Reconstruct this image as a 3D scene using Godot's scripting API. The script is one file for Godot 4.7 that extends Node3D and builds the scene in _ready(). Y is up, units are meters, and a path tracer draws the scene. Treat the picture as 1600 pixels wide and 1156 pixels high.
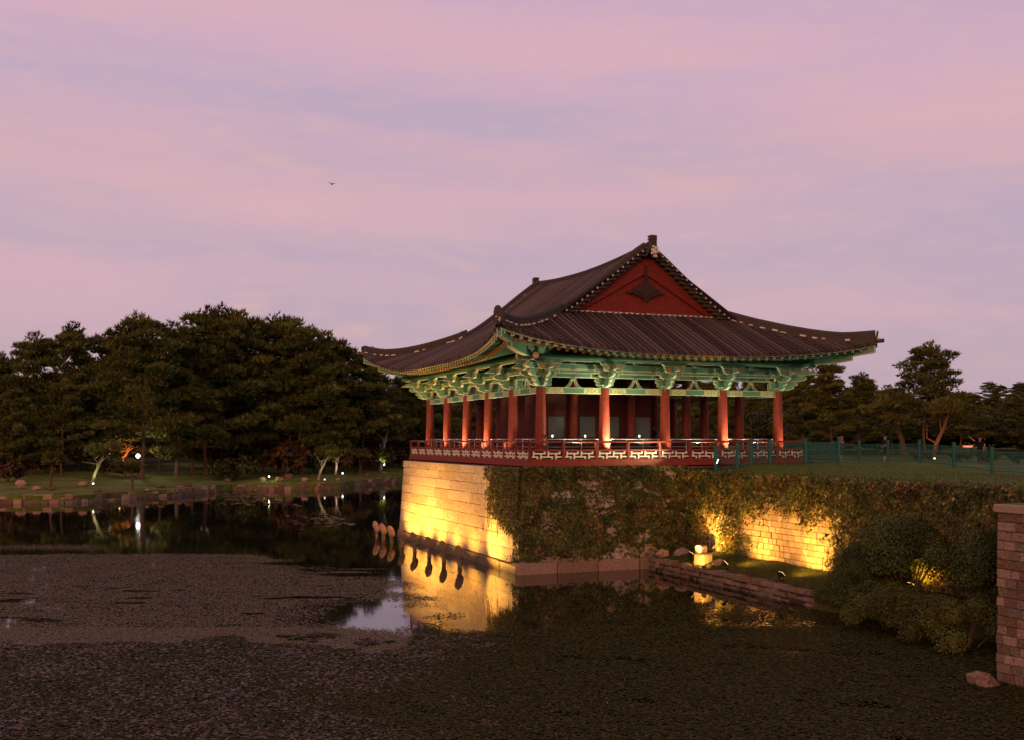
extends Node3D
# A lit wooden pavilion on a stone terrace beside a pond, at dusk. y is up, metres.
# The pavilion's own frame: r runs along its short right side, s along its long left side (away), both from the near corner column.
const TH := 0.37525
const C0 := Vector3(1.324, 0.0, -48.5)
const EYE := 5.9
var rng := RandomNumberGenerator.new()
var M := {}
var OY := 0.0
var FR := Basis(Vector3.UP, TH)
var used := {}

func _ready():
	rng.seed = 20240917
	# ---- camera, sky, sun, exposure
	var cam := Camera3D.new()
	cam.name = "camera"
	cam.projection = Camera3D.PROJECTION_FRUSTUM
	cam.near = 0.1
	cam.far = 3000.0
	cam.size = 0.1 * 1156.0 / 1650.0
	cam.frustum_offset = Vector2(0.0, 0.1 * (686.0 - 578.0) / 1650.0)
	add_child(cam)
	cam.position = Vector3(0, EYE, 0)
	cam.current = true
	var env := Environment.new()
	env.background_mode = Environment.BG_SKY
	env.sky = Sky.new()
	env.sky.sky_material = dusk_sky()
	env.background_energy_multiplier = 1.0
	env.tonemap_mode = Environment.TONE_MAPPER_LINEAR
	env.tonemap_exposure = 1.0
	env.sdfgi_enabled = true
	env.ssao_enabled = true
	env.ssil_enabled = true
	var we := WorldEnvironment.new()
	we.name = "world_environment"
	we.environment = env
	add_child(we)
	var sun := DirectionalLight3D.new()
	sun.name = "afterglow"
	sun.light_color = Color(1.0, 0.70, 0.50)
	sun.light_energy = 0.32
	sun.light_angular_distance = 12.0
	sun.shadow_enabled = true
	sun.sky_mode = DirectionalLight3D.SKY_MODE_LIGHT_ONLY
	add_child(sun)
	sun.basis = Basis.looking_at(Vector3(0.35, -0.22, -1.0), Vector3.UP)
	make_materials()
	# ---- setting
	build_water()
	build_ground()
	build_terrace()
	build_retaining_wall()
	build_low_bank()
	build_pillar_wall()
	build_far_edging()
	# ---- pavilion
	build_pavilion()
	# ---- vegetation
	build_ivy()
	build_pines()
	build_forest()
	build_garden()
	build_shrubs()
	build_floating_leaves()
	build_grass()
	# ---- objects
	build_stone_posts()
	build_wall_floods()
	build_column_lamps()
	build_fence()
	build_rocks()
	build_park()
	build_people()
	build_bird()

# ------------------------------------------------------------------ helpers
func W(r: float, y: float, s: float) -> Vector3:
	return C0 + FR * Vector3(r, y, -s)

func P(r: float, y: float, s: float) -> Vector3:
	return Vector3(r, y - OY, -s)

func gx(px: float, z: float) -> float:
	return (px - 800.0) / 1650.0 * z

func rr(a: float, b: float) -> float:
	return rng.randf_range(a, b)

func rv() -> Vector3:
	return Vector3(rr(-1, 1), rr(-1, 1), rr(-1, 1))

func sstep(a: float, b: float, x: float) -> float:
	return smoothstep(a, b, x)

class MB:
	var v := PackedVector3Array()
	var n := PackedVector3Array()
	var c := PackedColorArray()
	var uv := PackedVector2Array()
	var col := Color(1, 1, 1)
	var colored := false
	var mapped := false

	func tri(a: Vector3, b: Vector3, d: Vector3, nn: Vector3) -> void:
		if (b - a).cross(d - a).dot(nn) > 0.0:
			v.push_back(a); v.push_back(d); v.push_back(b)
		else:
			v.push_back(a); v.push_back(b); v.push_back(d)
		n.push_back(nn); n.push_back(nn); n.push_back(nn)
		if colored:
			c.push_back(col); c.push_back(col); c.push_back(col)

	func ftri(a: Vector3, b: Vector3, d: Vector3, out: Vector3) -> void:
		var nn := (b - a).cross(d - a).normalized()
		if nn.dot(out) < 0.0:
			nn = -nn
		if nn == Vector3.ZERO:
			return
		tri(a, b, d, nn)

	func quad(a: Vector3, b: Vector3, d: Vector3, e: Vector3, out: Vector3) -> void:
		ftri(a, b, d, out)
		ftri(a, d, e, out)

	# smooth triangle with a normal of its own at each corner
	func stri(a: Vector3, b: Vector3, d: Vector3, na: Vector3, nb: Vector3, nd: Vector3) -> void:
		if (b - a).cross(d - a).dot(na + nb + nd) > 0.0:
			v.push_back(a); v.push_back(d); v.push_back(b)
			n.push_back(na); n.push_back(nd); n.push_back(nb)
		else:
			v.push_back(a); v.push_back(b); v.push_back(d)
			n.push_back(na); n.push_back(nb); n.push_back(nd)
		if colored:
			c.push_back(col); c.push_back(col); c.push_back(col)

	func squad(a: Vector3, b: Vector3, d: Vector3, e: Vector3, na: Vector3, nb: Vector3, nd: Vector3, ne: Vector3) -> void:
		stri(a, b, d, na, nb, nd)
		stri(a, d, e, na, nd, ne)

	func box(t: Transform3D, s: Vector3, bev := 0.0) -> void:
		var h := s * 0.5
		var mid := t.origin
		var X := t.basis.x * h.x
		var Y := t.basis.y * h.y
		var Z := t.basis.z * h.z
		if bev <= 0.0:
			for k in [[X, Y, Z], [-X, Y, Z], [Y, X, Z], [-Y, X, Z], [Z, X, Y], [-Z, X, Y]]:
				var o: Vector3 = mid + k[0]
				quad(o - k[1] - k[2], o + k[1] - k[2], o + k[1] + k[2], o - k[1] + k[2], k[0])
			return
		var bx := t.basis.x.normalized() * bev
		var by := t.basis.y.normalized() * bev
		var bz := t.basis.z.normalized() * bev
		for k in [[X, Y, Z, bx, by, bz], [-X, Y, Z, -bx, by, bz], [Y, X, Z, by, bx, bz], [-Y, X, Z, -by, bx, bz], [Z, X, Y, bz, bx, by], [-Z, X, Y, -bz, bx, by]]:
			var o: Vector3 = mid + k[0]
			var p: Vector3 = k[1] - k[4]
			var q: Vector3 = k[2] - k[5]
			quad(o - p - q, o + p - q, o + p + q, o - p + q, k[0])
		for sg in [[1, 1], [1, -1], [-1, 1], [-1, -1]]:
			var a: float = sg[0]
			var b: float = sg[1]
			# edges along x, y, z
			quad(mid + a * Y + b * (Z - bz) - (X - bx), mid + a * Y + b * (Z - bz) + (X - bx), mid + a * (Y - by) + b * Z + (X - bx), mid + a * (Y - by) + b * Z - (X - bx), a * Y + b * Z)
			quad(mid + a * X + b * (Z - bz) - (Y - by), mid + a * X + b * (Z - bz) + (Y - by), mid + a * (X - bx) + b * Z + (Y - by), mid + a * (X - bx) + b * Z - (Y - by), a * X + b * Z)
			quad(mid + a * X + b * (Y - by) - (Z - bz), mid + a * X + b * (Y - by) + (Z - bz), mid + a * (X - bx) + b * Y + (Z - bz), mid + a * (X - bx) + b * Y - (Z - bz), a * X + b * Y)
			for g in [1.0, -1.0]:
				ftri(mid + a * X + b * (Y - by) + g * (Z - bz), mid + a * (X - bx) + b * Y + g * (Z - bz), mid + a * (X - bx) + b * (Y - by) + g * Z, a * X + b * Y + g * Z)

	func bar(p: Vector3, q: Vector3, w: float, h: float, up := Vector3.UP) -> void:
		var z := (q - p)
		var l := z.length()
		if l < 0.0001:
			return
		z /= l
		var x := up.cross(z)
		if x.length() < 0.001:
			x = Vector3.RIGHT.cross(z)
		x = x.normalized()
		box(Transform3D(Basis(x, z.cross(x), z), (p + q) * 0.5), Vector3(w, h, l))

	func tube(pts: PackedVector3Array, rad: PackedFloat32Array, sides: int, caps := true) -> void:
		var last := pts.size() - 1
		var ref := Vector3.UP
		var d0 := (pts[last] - pts[0]).normalized()
		if absf(d0.dot(ref)) > 0.8:
			ref = Vector3(0.9, 0.1, 0.42).normalized()
		var rings := []
		var nrm := []
		for i in pts.size():
			var d := (pts[mini(i + 1, last)] - pts[maxi(i - 1, 0)]).normalized()
			var x := ref.cross(d).normalized()
			var y := d.cross(x)
			var ring := PackedVector3Array()
			var nr := PackedVector3Array()
			for k in sides:
				var a := TAU * k / sides
				var u := x * cos(a) + y * sin(a)
				ring.push_back(pts[i] + u * rad[i])
				nr.push_back(u)
			rings.push_back(ring)
			nrm.push_back(nr)
		for i in last:
			for k in sides:
				var j := (k + 1) % sides
				squad(rings[i][k], rings[i][j], rings[i + 1][j], rings[i + 1][k], nrm[i][k], nrm[i][j], nrm[i + 1][j], nrm[i + 1][k])
		if caps:
			for k in sides:
				var j := (k + 1) % sides
				ftri(pts[0], rings[0][k], rings[0][j], pts[0] - pts[1])
				ftri(pts[last], rings[last][k], rings[last][j], pts[last] - pts[last - 1])

	func prism(poly: PackedVector2Array, t: Transform3D, depth: float) -> void:
		var idx := Geometry2D.triangulate_polygon(poly)
		var zf := t.basis.z * depth * 0.5
		for i in range(0, idx.size(), 3):
			var a := t * Vector3(poly[idx[i]].x, poly[idx[i]].y, 0)
			var b := t * Vector3(poly[idx[i + 1]].x, poly[idx[i + 1]].y, 0)
			var d := t * Vector3(poly[idx[i + 2]].x, poly[idx[i + 2]].y, 0)
			ftri(a + zf, b + zf, d + zf, zf)
			ftri(a - zf, b - zf, d - zf, -zf)
		var cw := Geometry2D.is_polygon_clockwise(poly)
		for i in poly.size():
			var p := poly[i]
			var q := poly[(i + 1) % poly.size()]
			var e := (q - p)
			var o := Vector2(e.y, -e.x) * (-1.0 if cw else 1.0)
			var a := t * Vector3(p.x, p.y, 0)
			var b := t * Vector3(q.x, q.y, 0)
			quad(a - zf, b - zf, b + zf, a + zf, t.basis * Vector3(o.x, o.y, 0))

	# a dressed stone given by the four corners of its face (bottom left, bottom right, top right, top left), seen from outside
	func stone(a: Vector3, b: Vector3, d: Vector3, e: Vector3, nrm: Vector3, depth: float, gap: float, bev: float, proud := 0.0, skew := Vector3.ZERO) -> void:
		var u := (b - a).normalized()
		var w := (e - a).normalized()
		var o := [a + (u + w) * gap, b + (w - u) * gap, d - (u + w) * gap, e + (u - w) * gap]
		var i := []
		var bk := []
		var sg := [u + w, w - u, -u - w, u - w]
		for k in 4:
			i.push_back(o[k] + sg[k] * bev + nrm * (proud + skew.x * (0.5 if k == 1 or k == 2 else -0.5) + skew.y * (0.5 if k > 1 else -0.5)))
			bk.push_back(o[k] - nrm * depth)
			o[k] = o[k] + nrm * (proud - bev)
		quad(i[0], i[1], i[2], i[3], nrm)
		for k in 4:
			var j := (k + 1) % 4
			var outw: Vector3 = -(sg[k] + sg[j])
			quad(o[k], o[j], i[j], i[k], nrm + outw * 0.5)
			quad(bk[k], bk[j], o[j], o[k], outw)

	# a rough boulder: a sphere pushed about by noise
	func boulder(t: Transform3D, noise: FastNoiseLite, off: float, amp := 0.35, seg := 10, rows := 7) -> void:
		var pts := []
		for i in rows + 1:
			var row := PackedVector3Array()
			for k in seg:
				var th := PI * i / rows
				var ph := TAU * k / seg
				var d := Vector3(sin(th) * cos(ph), cos(th), sin(th) * sin(ph))
				var q := d * (1.0 + amp * noise.get_noise_3d(d.x * 55.0 + off, d.y * 55.0 + off * 3.1, d.z * 55.0))
				row.push_back(t * q)
			pts.push_back(row)
		for i in rows:
			for k in seg:
				var j := (k + 1) % seg
				var o: Vector3 = pts[i][k] + pts[i + 1][j] - t.origin * 2.0
				quad(pts[i][k], pts[i][j], pts[i + 1][j], pts[i + 1][k], o)

	func arrays() -> Array:
		var a := []
		a.resize(Mesh.ARRAY_MAX)
		a[Mesh.ARRAY_VERTEX] = v
		a[Mesh.ARRAY_NORMAL] = n
		if colored:
			a[Mesh.ARRAY_COLOR] = c
		if mapped:
			a[Mesh.ARRAY_TEX_UV] = uv
		return a

func mesh_of(parts: Array) -> ArrayMesh:
	var m := ArrayMesh.new()
	for p in parts:
		var b: MB = p[0]
		if b.v.size() == 0:
			continue
		m.add_surface_from_arrays(Mesh.PRIMITIVE_TRIANGLES, b.arrays())
		m.surface_set_material(m.get_surface_count() - 1, p[1])
	return m

func numbered(called: String) -> String:
	var k: int = used.get(called, 0)
	used[called] = k + 1
	return called if k == 0 else "%s_%03d" % [called, k]

func inst(called: String, mesh: Mesh, parent: Node, t := Transform3D.IDENTITY, m: Material = null) -> MeshInstance3D:
	var o := MeshInstance3D.new()
	o.name = numbered(called) if parent == self else called
	o.mesh = mesh
	o.transform = t
	if m:
		o.material_override = m
	parent.add_child(o, true)
	return o

func put(called: String, b: MB, m: Material, parent: Node, t := Transform3D.IDENTITY) -> MeshInstance3D:
	return inst(called, mesh_of([[b, m]]), parent, t)

func tag(o: Node, label: String, category := "", group := "", kind := "") -> Node:
	if label:
		o.set_meta("label", label)
	if category:
		o.set_meta("category", category)
	if group:
		o.set_meta("group", group)
	if kind:
		o.set_meta("kind", kind)
	return o

func thing(called: String, label: String, category: String, at: Vector3, turn := 0.0, group := "") -> Node3D:
	var o := Node3D.new()
	o.name = numbered(called)
	add_child(o)
	o.position = at
	o.rotation.y = turn
	tag(o, label, category, group)
	return o

func copy_of(o: Node3D, called: String, label: String, at: Vector3, turn: float, scale_by: Vector3) -> Node3D:
	var d: Node3D = o.duplicate()
	d.name = numbered(called)
	add_child(d)
	d.position = at
	d.rotation.y = turn
	d.scale = scale_by
	d.set_meta("label", label)
	return d

func stuff(o: Node) -> Node:
	o.set_meta("kind", "stuff")
	return o

func along(p: Vector3, q: Vector3) -> Transform3D:
	var z := q - p
	var x := Vector3.UP.cross(z).normalized()
	return Transform3D(Basis(x, z.normalized().cross(x), z), p)

func new_mb(colored := false) -> MB:
	var b := MB.new()
	b.colored = colored
	return b

func spot(parent: Node, at: Vector3, dir: Vector3, color: Color, energy: float, angle: float, size: float, soft := 0.8) -> void:
	var l := SpotLight3D.new()
	l.name = "lamp_light"
	l.light_color = color
	l.light_energy = energy
	l.spot_angle = angle
	l.spot_angle_attenuation = soft
	l.spot_range = 60.0
	l.spot_attenuation = 2.0
	l.light_size = size
	l.shadow_enabled = true
	parent.add_child(l, true)
	l.position = at
	l.basis = Basis.looking_at(dir.normalized(), Vector3.UP if absf(dir.normalized().y) < 0.95 else Vector3.RIGHT)

func omni(parent: Node, at: Vector3, color: Color, energy: float, size: float) -> void:
	var l := OmniLight3D.new()
	l.name = "lamp_light"
	l.light_color = color
	l.light_energy = energy
	l.omni_range = 60.0
	l.omni_attenuation = 2.0
	l.light_size = size
	l.shadow_enabled = true
	parent.add_child(l, true)
	l.position = at

# ------------------------------------------------------------------ sky and materials
func dusk_sky() -> PanoramaSkyMaterial:
	var w := 2048
	var h := 1024
	var im := Image.create(w, h, false, Image.FORMAT_RGB8)
	var cirrus := FastNoiseLite.new()
	cirrus.seed = 5
	cirrus.frequency = 0.01
	cirrus.fractal_octaves = 5
	var fine := FastNoiseLite.new()
	fine.seed = 9
	fine.frequency = 0.02
	fine.fractal_octaves = 4
	var els := [0.0, 5.0, 9.0, 12.0, 15.0, 18.0, 23.0, 45.0, 91.0]
	var cols := [Color8(192, 167, 175), Color8(192, 169, 183), Color8(193, 170, 187), Color8(203, 173, 187), Color8(212, 174, 186), Color8(204, 172, 193), Color8(203, 171, 194), Color8(190, 156, 160), Color8(150, 120, 122)]
	# wisps: azimuth, elevation, half width, half height (degrees), strength, tilt
	var wisps := [[-12.2, 14.3, 2.6, 0.35, 0.55, -0.14], [9.0, 13.6, 2.4, 0.45, 0.6, -0.22], [-13.8, 7.0, 1.0, 0.55, 0.7, 0.0], [-8.6, 5.7, 2.4, 0.5, 0.45, 0.0], [-3.0, 6.5, 1.6, 0.4, 0.35, 0.0], [-3.4, 9.6, 1.3, 0.25, 0.35, -0.35], [-10.2, 6.6, 0.6, 0.2, 0.3, 0.0], [14.0, 7.4, 3.5, 0.22, 0.22, 0.0], [10.0, 8.2, 1.4, 0.22, 0.25, 0.0]]
	for y in h / 2:
		var el := 90.0 - (y + 0.5) / h * 180.0
		var k := 0
		while k < 7 and els[k + 1] < el:
			k += 1
		var base: Color = cols[k].lerp(cols[k + 1], clampf((el - els[k]) / (els[k + 1] - els[k]), 0, 1))
		for x in w:
			var az := (x + 0.5) / w * 360.0
			if az > 180.0:
				az -= 360.0
			var ar := deg_to_rad(az)
			# stretched along the horizon, seamless in azimuth
			var n1 := cirrus.get_noise_3d(sin(ar) * 95.0, (el + az * 0.045) * 15.0, cos(ar) * 95.0)
			var c := base
			var band := exp(-pow((el - 15.0) / 9.0, 2.0))
			var pink := clampf(n1 * 2.3 + 0.16 - az * 0.016, -1.0, 1.0) * (0.35 + 0.65 * band)
			if pink > 0.0:
				c = c.lerp(Color8(224, 178, 186), pink * 0.75)
			else:
				c = c.lerp(Color8(186, 168, 192), -pink * 0.8)
			if absf(az) < 30.0 and el < 24.0:
				var n2 := fine.get_noise_2d(az * 14.0, el * 70.0)
				c = c.lerp(Color8(216, 180, 184), clampf(n2 * 0.6, 0.0, 0.4))
				for q in wisps:
					var dx: float = (az - q[0]) / q[2]
					var dy: float = (el - q[1] - (az - q[0]) * q[5]) / q[3]
					var f := exp(-dx * dx - dy * dy) * (0.7 + 0.9 * n2) * float(q[4])
					if f > 0.01:
						c = c.lerp(Color8(224, 182, 176), clampf(f, 0, 0.8))
			# the afterglow lies low behind the camera
			var back := pow((1.0 - cos(ar)) * 0.5, 2.0) * exp(-el / 22.0)
			c = c.lerp(Color8(236, 178, 150), back * 0.8)
			im.set_pixel(x, y, c)
	im.fill_rect(Rect2i(0, h / 2, w, h / 2), Color8(90, 76, 74))
	var m := PanoramaSkyMaterial.new()
	m.panorama = ImageTexture.create_from_image(im)
	return m

func lin(r: float, g: float, b: float) -> Color:
	return Color(r, g, b).linear_to_srgb()

func flat(c: Color, rough := 0.8, spec := 0.4) -> StandardMaterial3D:
	var m := StandardMaterial3D.new()
	m.albedo_color = c
	m.roughness = rough
	m.metallic_specular = spec
	return m

func noise_tex(sd: int, freq: float, stops: Array, cols: Array, octaves := 5, kind := FastNoiseLite.TYPE_SIMPLEX_SMOOTH) -> NoiseTexture2D:
	var nz := FastNoiseLite.new()
	nz.seed = sd
	nz.noise_type = kind
	nz.frequency = freq
	nz.fractal_octaves = octaves
	var g := Gradient.new()
	g.offsets = PackedFloat32Array(stops)
	g.colors = PackedColorArray(cols)
	var t := NoiseTexture2D.new()
	t.width = 512
	t.height = 512
	t.seamless = true
	t.noise = nz
	t.color_ramp = g
	return t

func bump_tex(sd: int, freq: float, strength: float) -> NoiseTexture2D:
	var nz := FastNoiseLite.new()
	nz.seed = sd
	nz.frequency = freq
	nz.fractal_octaves = 5
	var t := NoiseTexture2D.new()
	t.width = 512
	t.height = 512
	t.seamless = true
	t.noise = nz
	t.as_normal_map = true
	t.bump_strength = strength
	return t

# a grained surface laid through space; period in metres
func grained(tex: Texture2D, period: float, rough := 0.85, nrm: Texture2D = null, nscale := 1.0, tint := Color.WHITE) -> StandardMaterial3D:
	var m := StandardMaterial3D.new()
	m.albedo_texture = tex
	m.albedo_color = tint
	m.uv1_triplanar = true
	m.uv1_world_triplanar = true
	m.uv1_scale = Vector3.ONE / period
	m.roughness = rough
	m.metallic_specular = 0.35
	if nrm:
		m.normal_enabled = true
		m.normal_texture = nrm
		m.normal_scale = nscale
	return m

func vertex_mat(rough := 0.7, spec := 0.3, back := Color.BLACK) -> StandardMaterial3D:
	var m := StandardMaterial3D.new()
	m.vertex_color_use_as_albedo = true
	m.roughness = rough
	m.metallic_specular = spec
	m.cull_mode = BaseMaterial3D.CULL_DISABLED
	if back != Color.BLACK:
		m.backlight_enabled = true
		m.backlight = back
	return m

func glow(c: Color, e: float) -> StandardMaterial3D:
	var m := StandardMaterial3D.new()
	m.albedo_color = Color(0.9, 0.9, 0.85)
	m.emission_enabled = true
	m.emission = c
	m.emission_energy_multiplier = e
	return m

func beam_paint() -> ImageTexture:
	# flat paint on a tie beam: green field, ochre end panels with rings, pale lines
	var w := 384
	var h := 36
	var im := Image.create(w, h, false, Image.FORMAT_RGB8)
	var green := lin(0.12, 0.25, 0.125)
	var ochre := lin(0.47, 0.40, 0.13)
	var pale := lin(0.66, 0.66, 0.46)
	var dark := lin(0.06, 0.15, 0.08)
	var rust := lin(0.42, 0.13, 0.05)
	for y in h:
		for x in w:
			var d: float = mini(x, w - 1 - x)
			var e: float = mini(y, h - 1 - y)
			var c := green
			if d < 120:
				c = green.lerp(ochre, 0.25)
				if d > 24 and d < 108:
					c = green.lerp(ochre, 0.55)
					for q in [45.0, 87.0]:
						var rad := Vector2(d - q, y - h / 2.0).length()
						if rad < 16.0:
							c = pale if fmod(rad, 8.0) < 2.4 else (ochre if rad > 8.0 else (rust if rad < 3.5 else dark))
				if absf(d - 24) < 1.6 or absf(d - 108) < 1.6 or absf(d - 119) < 2.0:
					c = pale
				elif d >= 110 and d < 118:
					c = ochre
			elif e > 9 and d > 126:
				c = lin(0.085, 0.25, 0.12)
			if e < 3:
				c = pale
			elif e < 5:
				c = dark
			im.set_pixel(x, y, c)
	return ImageTexture.create_from_image(im)

func make_materials():
	var rough_n := bump_tex(3, 0.03, 6.0)
	M.rough_n = rough_n
	M.granite = []
	for k in 4:
		var t := noise_tex(40 + k, 0.02, [0.0, 0.35, 0.6, 1.0], [lin(0.20, 0.155, 0.11), lin(0.36, 0.30, 0.225), lin(0.45, 0.385, 0.30), lin(0.55, 0.48, 0.38)], 6)
		M.granite.push_back(grained(t, 2.2 + 0.3 * k, 0.85, rough_n, 0.35, lin(1.0 - 0.11 * k, 1.0 - 0.13 * k, 1.0 - 0.16 * k)))
	M.wet = grained(noise_tex(51, 0.02, [0.0, 0.5, 1.0], [lin(0.05, 0.035, 0.022), lin(0.13, 0.095, 0.06), lin(0.24, 0.18, 0.125)], 6), 2.0, 0.55, rough_n, 0.5)
	M.brick = []
	for k in 4:
		var t := noise_tex(60 + k, 0.03, [0.0, 0.4, 1.0], [lin(0.16, 0.11, 0.08), lin(0.33, 0.255, 0.19), lin(0.46, 0.37, 0.28)], 6)
		M.brick.push_back(grained(t, 1.1, 0.9, rough_n, 0.6, lin(1.0 - 0.1 * k, 1.0 - 0.12 * k, 1.0 - 0.14 * k)))
	M.pink_stone = []
	for k in 3:
		var t := noise_tex(70 + k, 0.03, [0.0, 0.4, 1.0], [lin(0.11, 0.06, 0.04), lin(0.30, 0.19, 0.14), lin(0.48, 0.35, 0.27)], 6)
		M.pink_stone.push_back(grained(t, 1.3, 0.9, rough_n, 0.8, lin(1.0 - 0.18 * k, 1.0 - 0.2 * k, 1.0 - 0.22 * k)))
	M.rubble = grained(noise_tex(78, 0.03, [0.0, 0.4, 1.0], [lin(0.04, 0.03, 0.02), lin(0.13, 0.095, 0.07), lin(0.27, 0.2, 0.15)], 6), 1.0, 0.9, rough_n, 0.8)
	M.joint = flat(lin(0.05, 0.036, 0.025), 1.0, 0.1)
	M.lawn = grained(noise_tex(81, 0.03, [0.0, 0.45, 0.7, 1.0], [lin(0.040, 0.058, 0.008), lin(0.075, 0.108, 0.012), lin(0.105, 0.14, 0.016), lin(0.14, 0.14, 0.026)], 6), 5.0, 0.95, rough_n, 1.0)
	M.hill = grained(noise_tex(84, 0.03, [0.0, 1.0], [lin(0.014, 0.013, 0.006), lin(0.04, 0.034, 0.014)]), 9.0, 0.95)
	M.shelf = grained(noise_tex(85, 0.03, [0.0, 0.5, 1.0], [lin(0.022, 0.022, 0.007), lin(0.048, 0.05, 0.011), lin(0.08, 0.07, 0.02)], 6), 3.0, 0.95, rough_n, 1.0)
	M.bank = grained(noise_tex(82, 0.012, [0.0, 0.4, 0.62, 1.0], [lin(0.075, 0.042, 0.016), lin(0.10, 0.115, 0.018), lin(0.125, 0.155, 0.022), lin(0.16, 0.13, 0.035)], 6), 28.0, 0.95, rough_n, 1.0)
	M.path = grained(noise_tex(83, 0.03, [0.0, 1.0], [lin(0.24, 0.2, 0.15), lin(0.36, 0.30, 0.22)]), 3.0, 0.95)
	var wtex := noise_tex(90, 0.012, [0.0, 0.5, 1.0], [lin(0.15, 0.021, 0.011), lin(0.20, 0.031, 0.015), lin(0.25, 0.045, 0.022)], 6)
	M.red = grained(wtex, 1.6, 0.5, bump_tex(91, 0.02, 2.0), 0.25)
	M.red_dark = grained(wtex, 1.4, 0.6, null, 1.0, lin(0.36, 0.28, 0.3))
	M.gable = grained(wtex, 1.2, 0.75, rough_n, 0.2, lin(0.9, 0.7, 0.7))
	M.green = grained(noise_tex(93, 0.03, [0.0, 0.5, 1.0], [lin(0.075, 0.18, 0.115), lin(0.12, 0.255, 0.165), lin(0.17, 0.33, 0.22)]), 1.0, 0.6)
	M.green_dark = grained(noise_tex(94, 0.03, [0.0, 1.0], [lin(0.025, 0.085, 0.055), lin(0.055, 0.14, 0.09)]), 1.0, 0.6)
	M.pale = flat(lin(0.46, 0.50, 0.33), 0.65)
	M.cream = grained(noise_tex(95, 0.04, [0.0, 1.0], [lin(0.62, 0.57, 0.42), lin(0.76, 0.72, 0.56)]), 0.7, 0.6)
	M.orange = flat(lin(0.52, 0.20, 0.075), 0.6)
	M.soffit = flat(lin(0.23, 0.055, 0.028), 0.75)
	M.white = flat(lin(0.72, 0.68, 0.58), 0.8)
	M.mortar = grained(noise_tex(96, 0.05, [0.0, 1.0], [lin(0.48, 0.38, 0.31), lin(0.8, 0.7, 0.6)]), 0.6, 0.95)
	M.tile = []
	for k in 4:
		var t := noise_tex(100 + k, 0.04, [0.0, 0.45, 0.75, 1.0], [lin(0.052, 0.034, 0.031), lin(0.084, 0.057, 0.052), lin(0.116, 0.080, 0.072), lin(0.19, 0.135, 0.115)], 6)
		M.tile.push_back(grained(t, 1.7, 0.72, rough_n, 0.35, lin(1.15 - 0.2 * k, 1.15 - 0.21 * k, 1.15 - 0.22 * k)))
	M.tile_bed = grained(noise_tex(108, 0.04, [0.0, 1.0], [lin(0.02, 0.012, 0.011), lin(0.04, 0.026, 0.023)], 6), 1.5, 0.8, rough_n, 0.5)
	M.ridge = grained(noise_tex(109, 0.05, [0.0, 0.45, 0.8, 1.0], [lin(0.030, 0.024, 0.018), lin(0.065, 0.05, 0.04), lin(0.11, 0.09, 0.07), lin(0.24, 0.2, 0.16)], 6), 0.9, 0.85, rough_n, 0.8)
	M.beam = flat(Color.WHITE, 0.6)
	M.beam.albedo_texture = beam_paint()
	M.metal = flat(lin(0.50, 0.42, 0.40), 0.35, 0.6)
	M.metal.metallic = 0.4
	M.black = flat(lin(0.012, 0.012, 0.013), 0.5)
	M.teal = flat(lin(0.020, 0.115, 0.088), 0.5)
	M.teal_dark = flat(lin(0.008, 0.06, 0.058), 0.5)
	M.board = grained(noise_tex(111, 0.02, [0.0, 1.0], [lin(0.07, 0.095, 0.095), lin(0.12, 0.14, 0.135)]), 1.2, 0.6)
	M.bark = grained(noise_tex(112, 0.05, [0.0, 0.5, 1.0], [lin(0.045, 0.026, 0.016), lin(0.12, 0.068, 0.042), lin(0.22, 0.13, 0.08)], 6), 0.8, 0.95, rough_n, 1.0)
	M.pale_bark = grained(noise_tex(113, 0.05, [0.0, 0.5, 1.0], [lin(0.15, 0.12, 0.09), lin(0.32, 0.27, 0.21), lin(0.5, 0.44, 0.36)], 6), 0.8, 0.95, rough_n, 1.0)
	M.needles = vertex_mat(0.75, 0.2)
	M.leaf = vertex_mat(0.55, 0.3, lin(0.25, 0.25, 0.1))
	M.ivy = vertex_mat(0.6, 0.3, lin(0.2, 0.16, 0.05))
	M.pad = vertex_mat(0.55, 0.22)
	M.near_pad = vertex_mat(0.6, 0.12)
	M.gloss_pad = vertex_mat(0.42, 0.28)
	M.edge_stone = []
	for k in 3:
		var t := noise_tex(130 + k, 0.03, [0.0, 0.4, 1.0], [lin(0.10, 0.055, 0.035), lin(0.32, 0.19, 0.125), lin(0.56, 0.38, 0.27)], 6)
		M.edge_stone.push_back(grained(t, 1.3, 0.9, rough_n, 0.8, lin(1.0 - 0.3 * k, 1.0 - 0.32 * k, 1.0 - 0.33 * k)))
	M.cloth = vertex_mat(0.85, 0.2)
	M.water = flat(lin(0.010, 0.011, 0.006), 0.035, 0.55)
	M.water.uv1_triplanar = true
	M.water.uv1_world_triplanar = true
	M.water.uv1_scale = Vector3.ONE / 2.6
	M.water.normal_enabled = true
	M.water.normal_texture = bump_tex(120, 0.012, 1.5)
	M.water.normal_scale = 0.03
	M.lens_white = glow(Color(1.0, 0.97, 0.88), 5.0)
	M.lens_yellow = glow(Color(1.0, 0.8, 0.4), 5.0)
	M.lens_soft = glow(Color(1.0, 0.95, 0.85), 2.0)
	M.lens_red = glow(Color(1.0, 0.12, 0.1), 1.6)

# ------------------------------------------------------------------ water and ground
func build_water():
	var b := new_mb()
	b.quad(Vector3(-500, 0, 40), Vector3(500, 0, 40), Vector3(500, 0, -700), Vector3(-500, 0, -700), Vector3.UP)
	var o := put("water", b, M.water, self)
	tag(o, "dark still pond reflecting the lit stone wall", "water", "", "structure")

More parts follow.
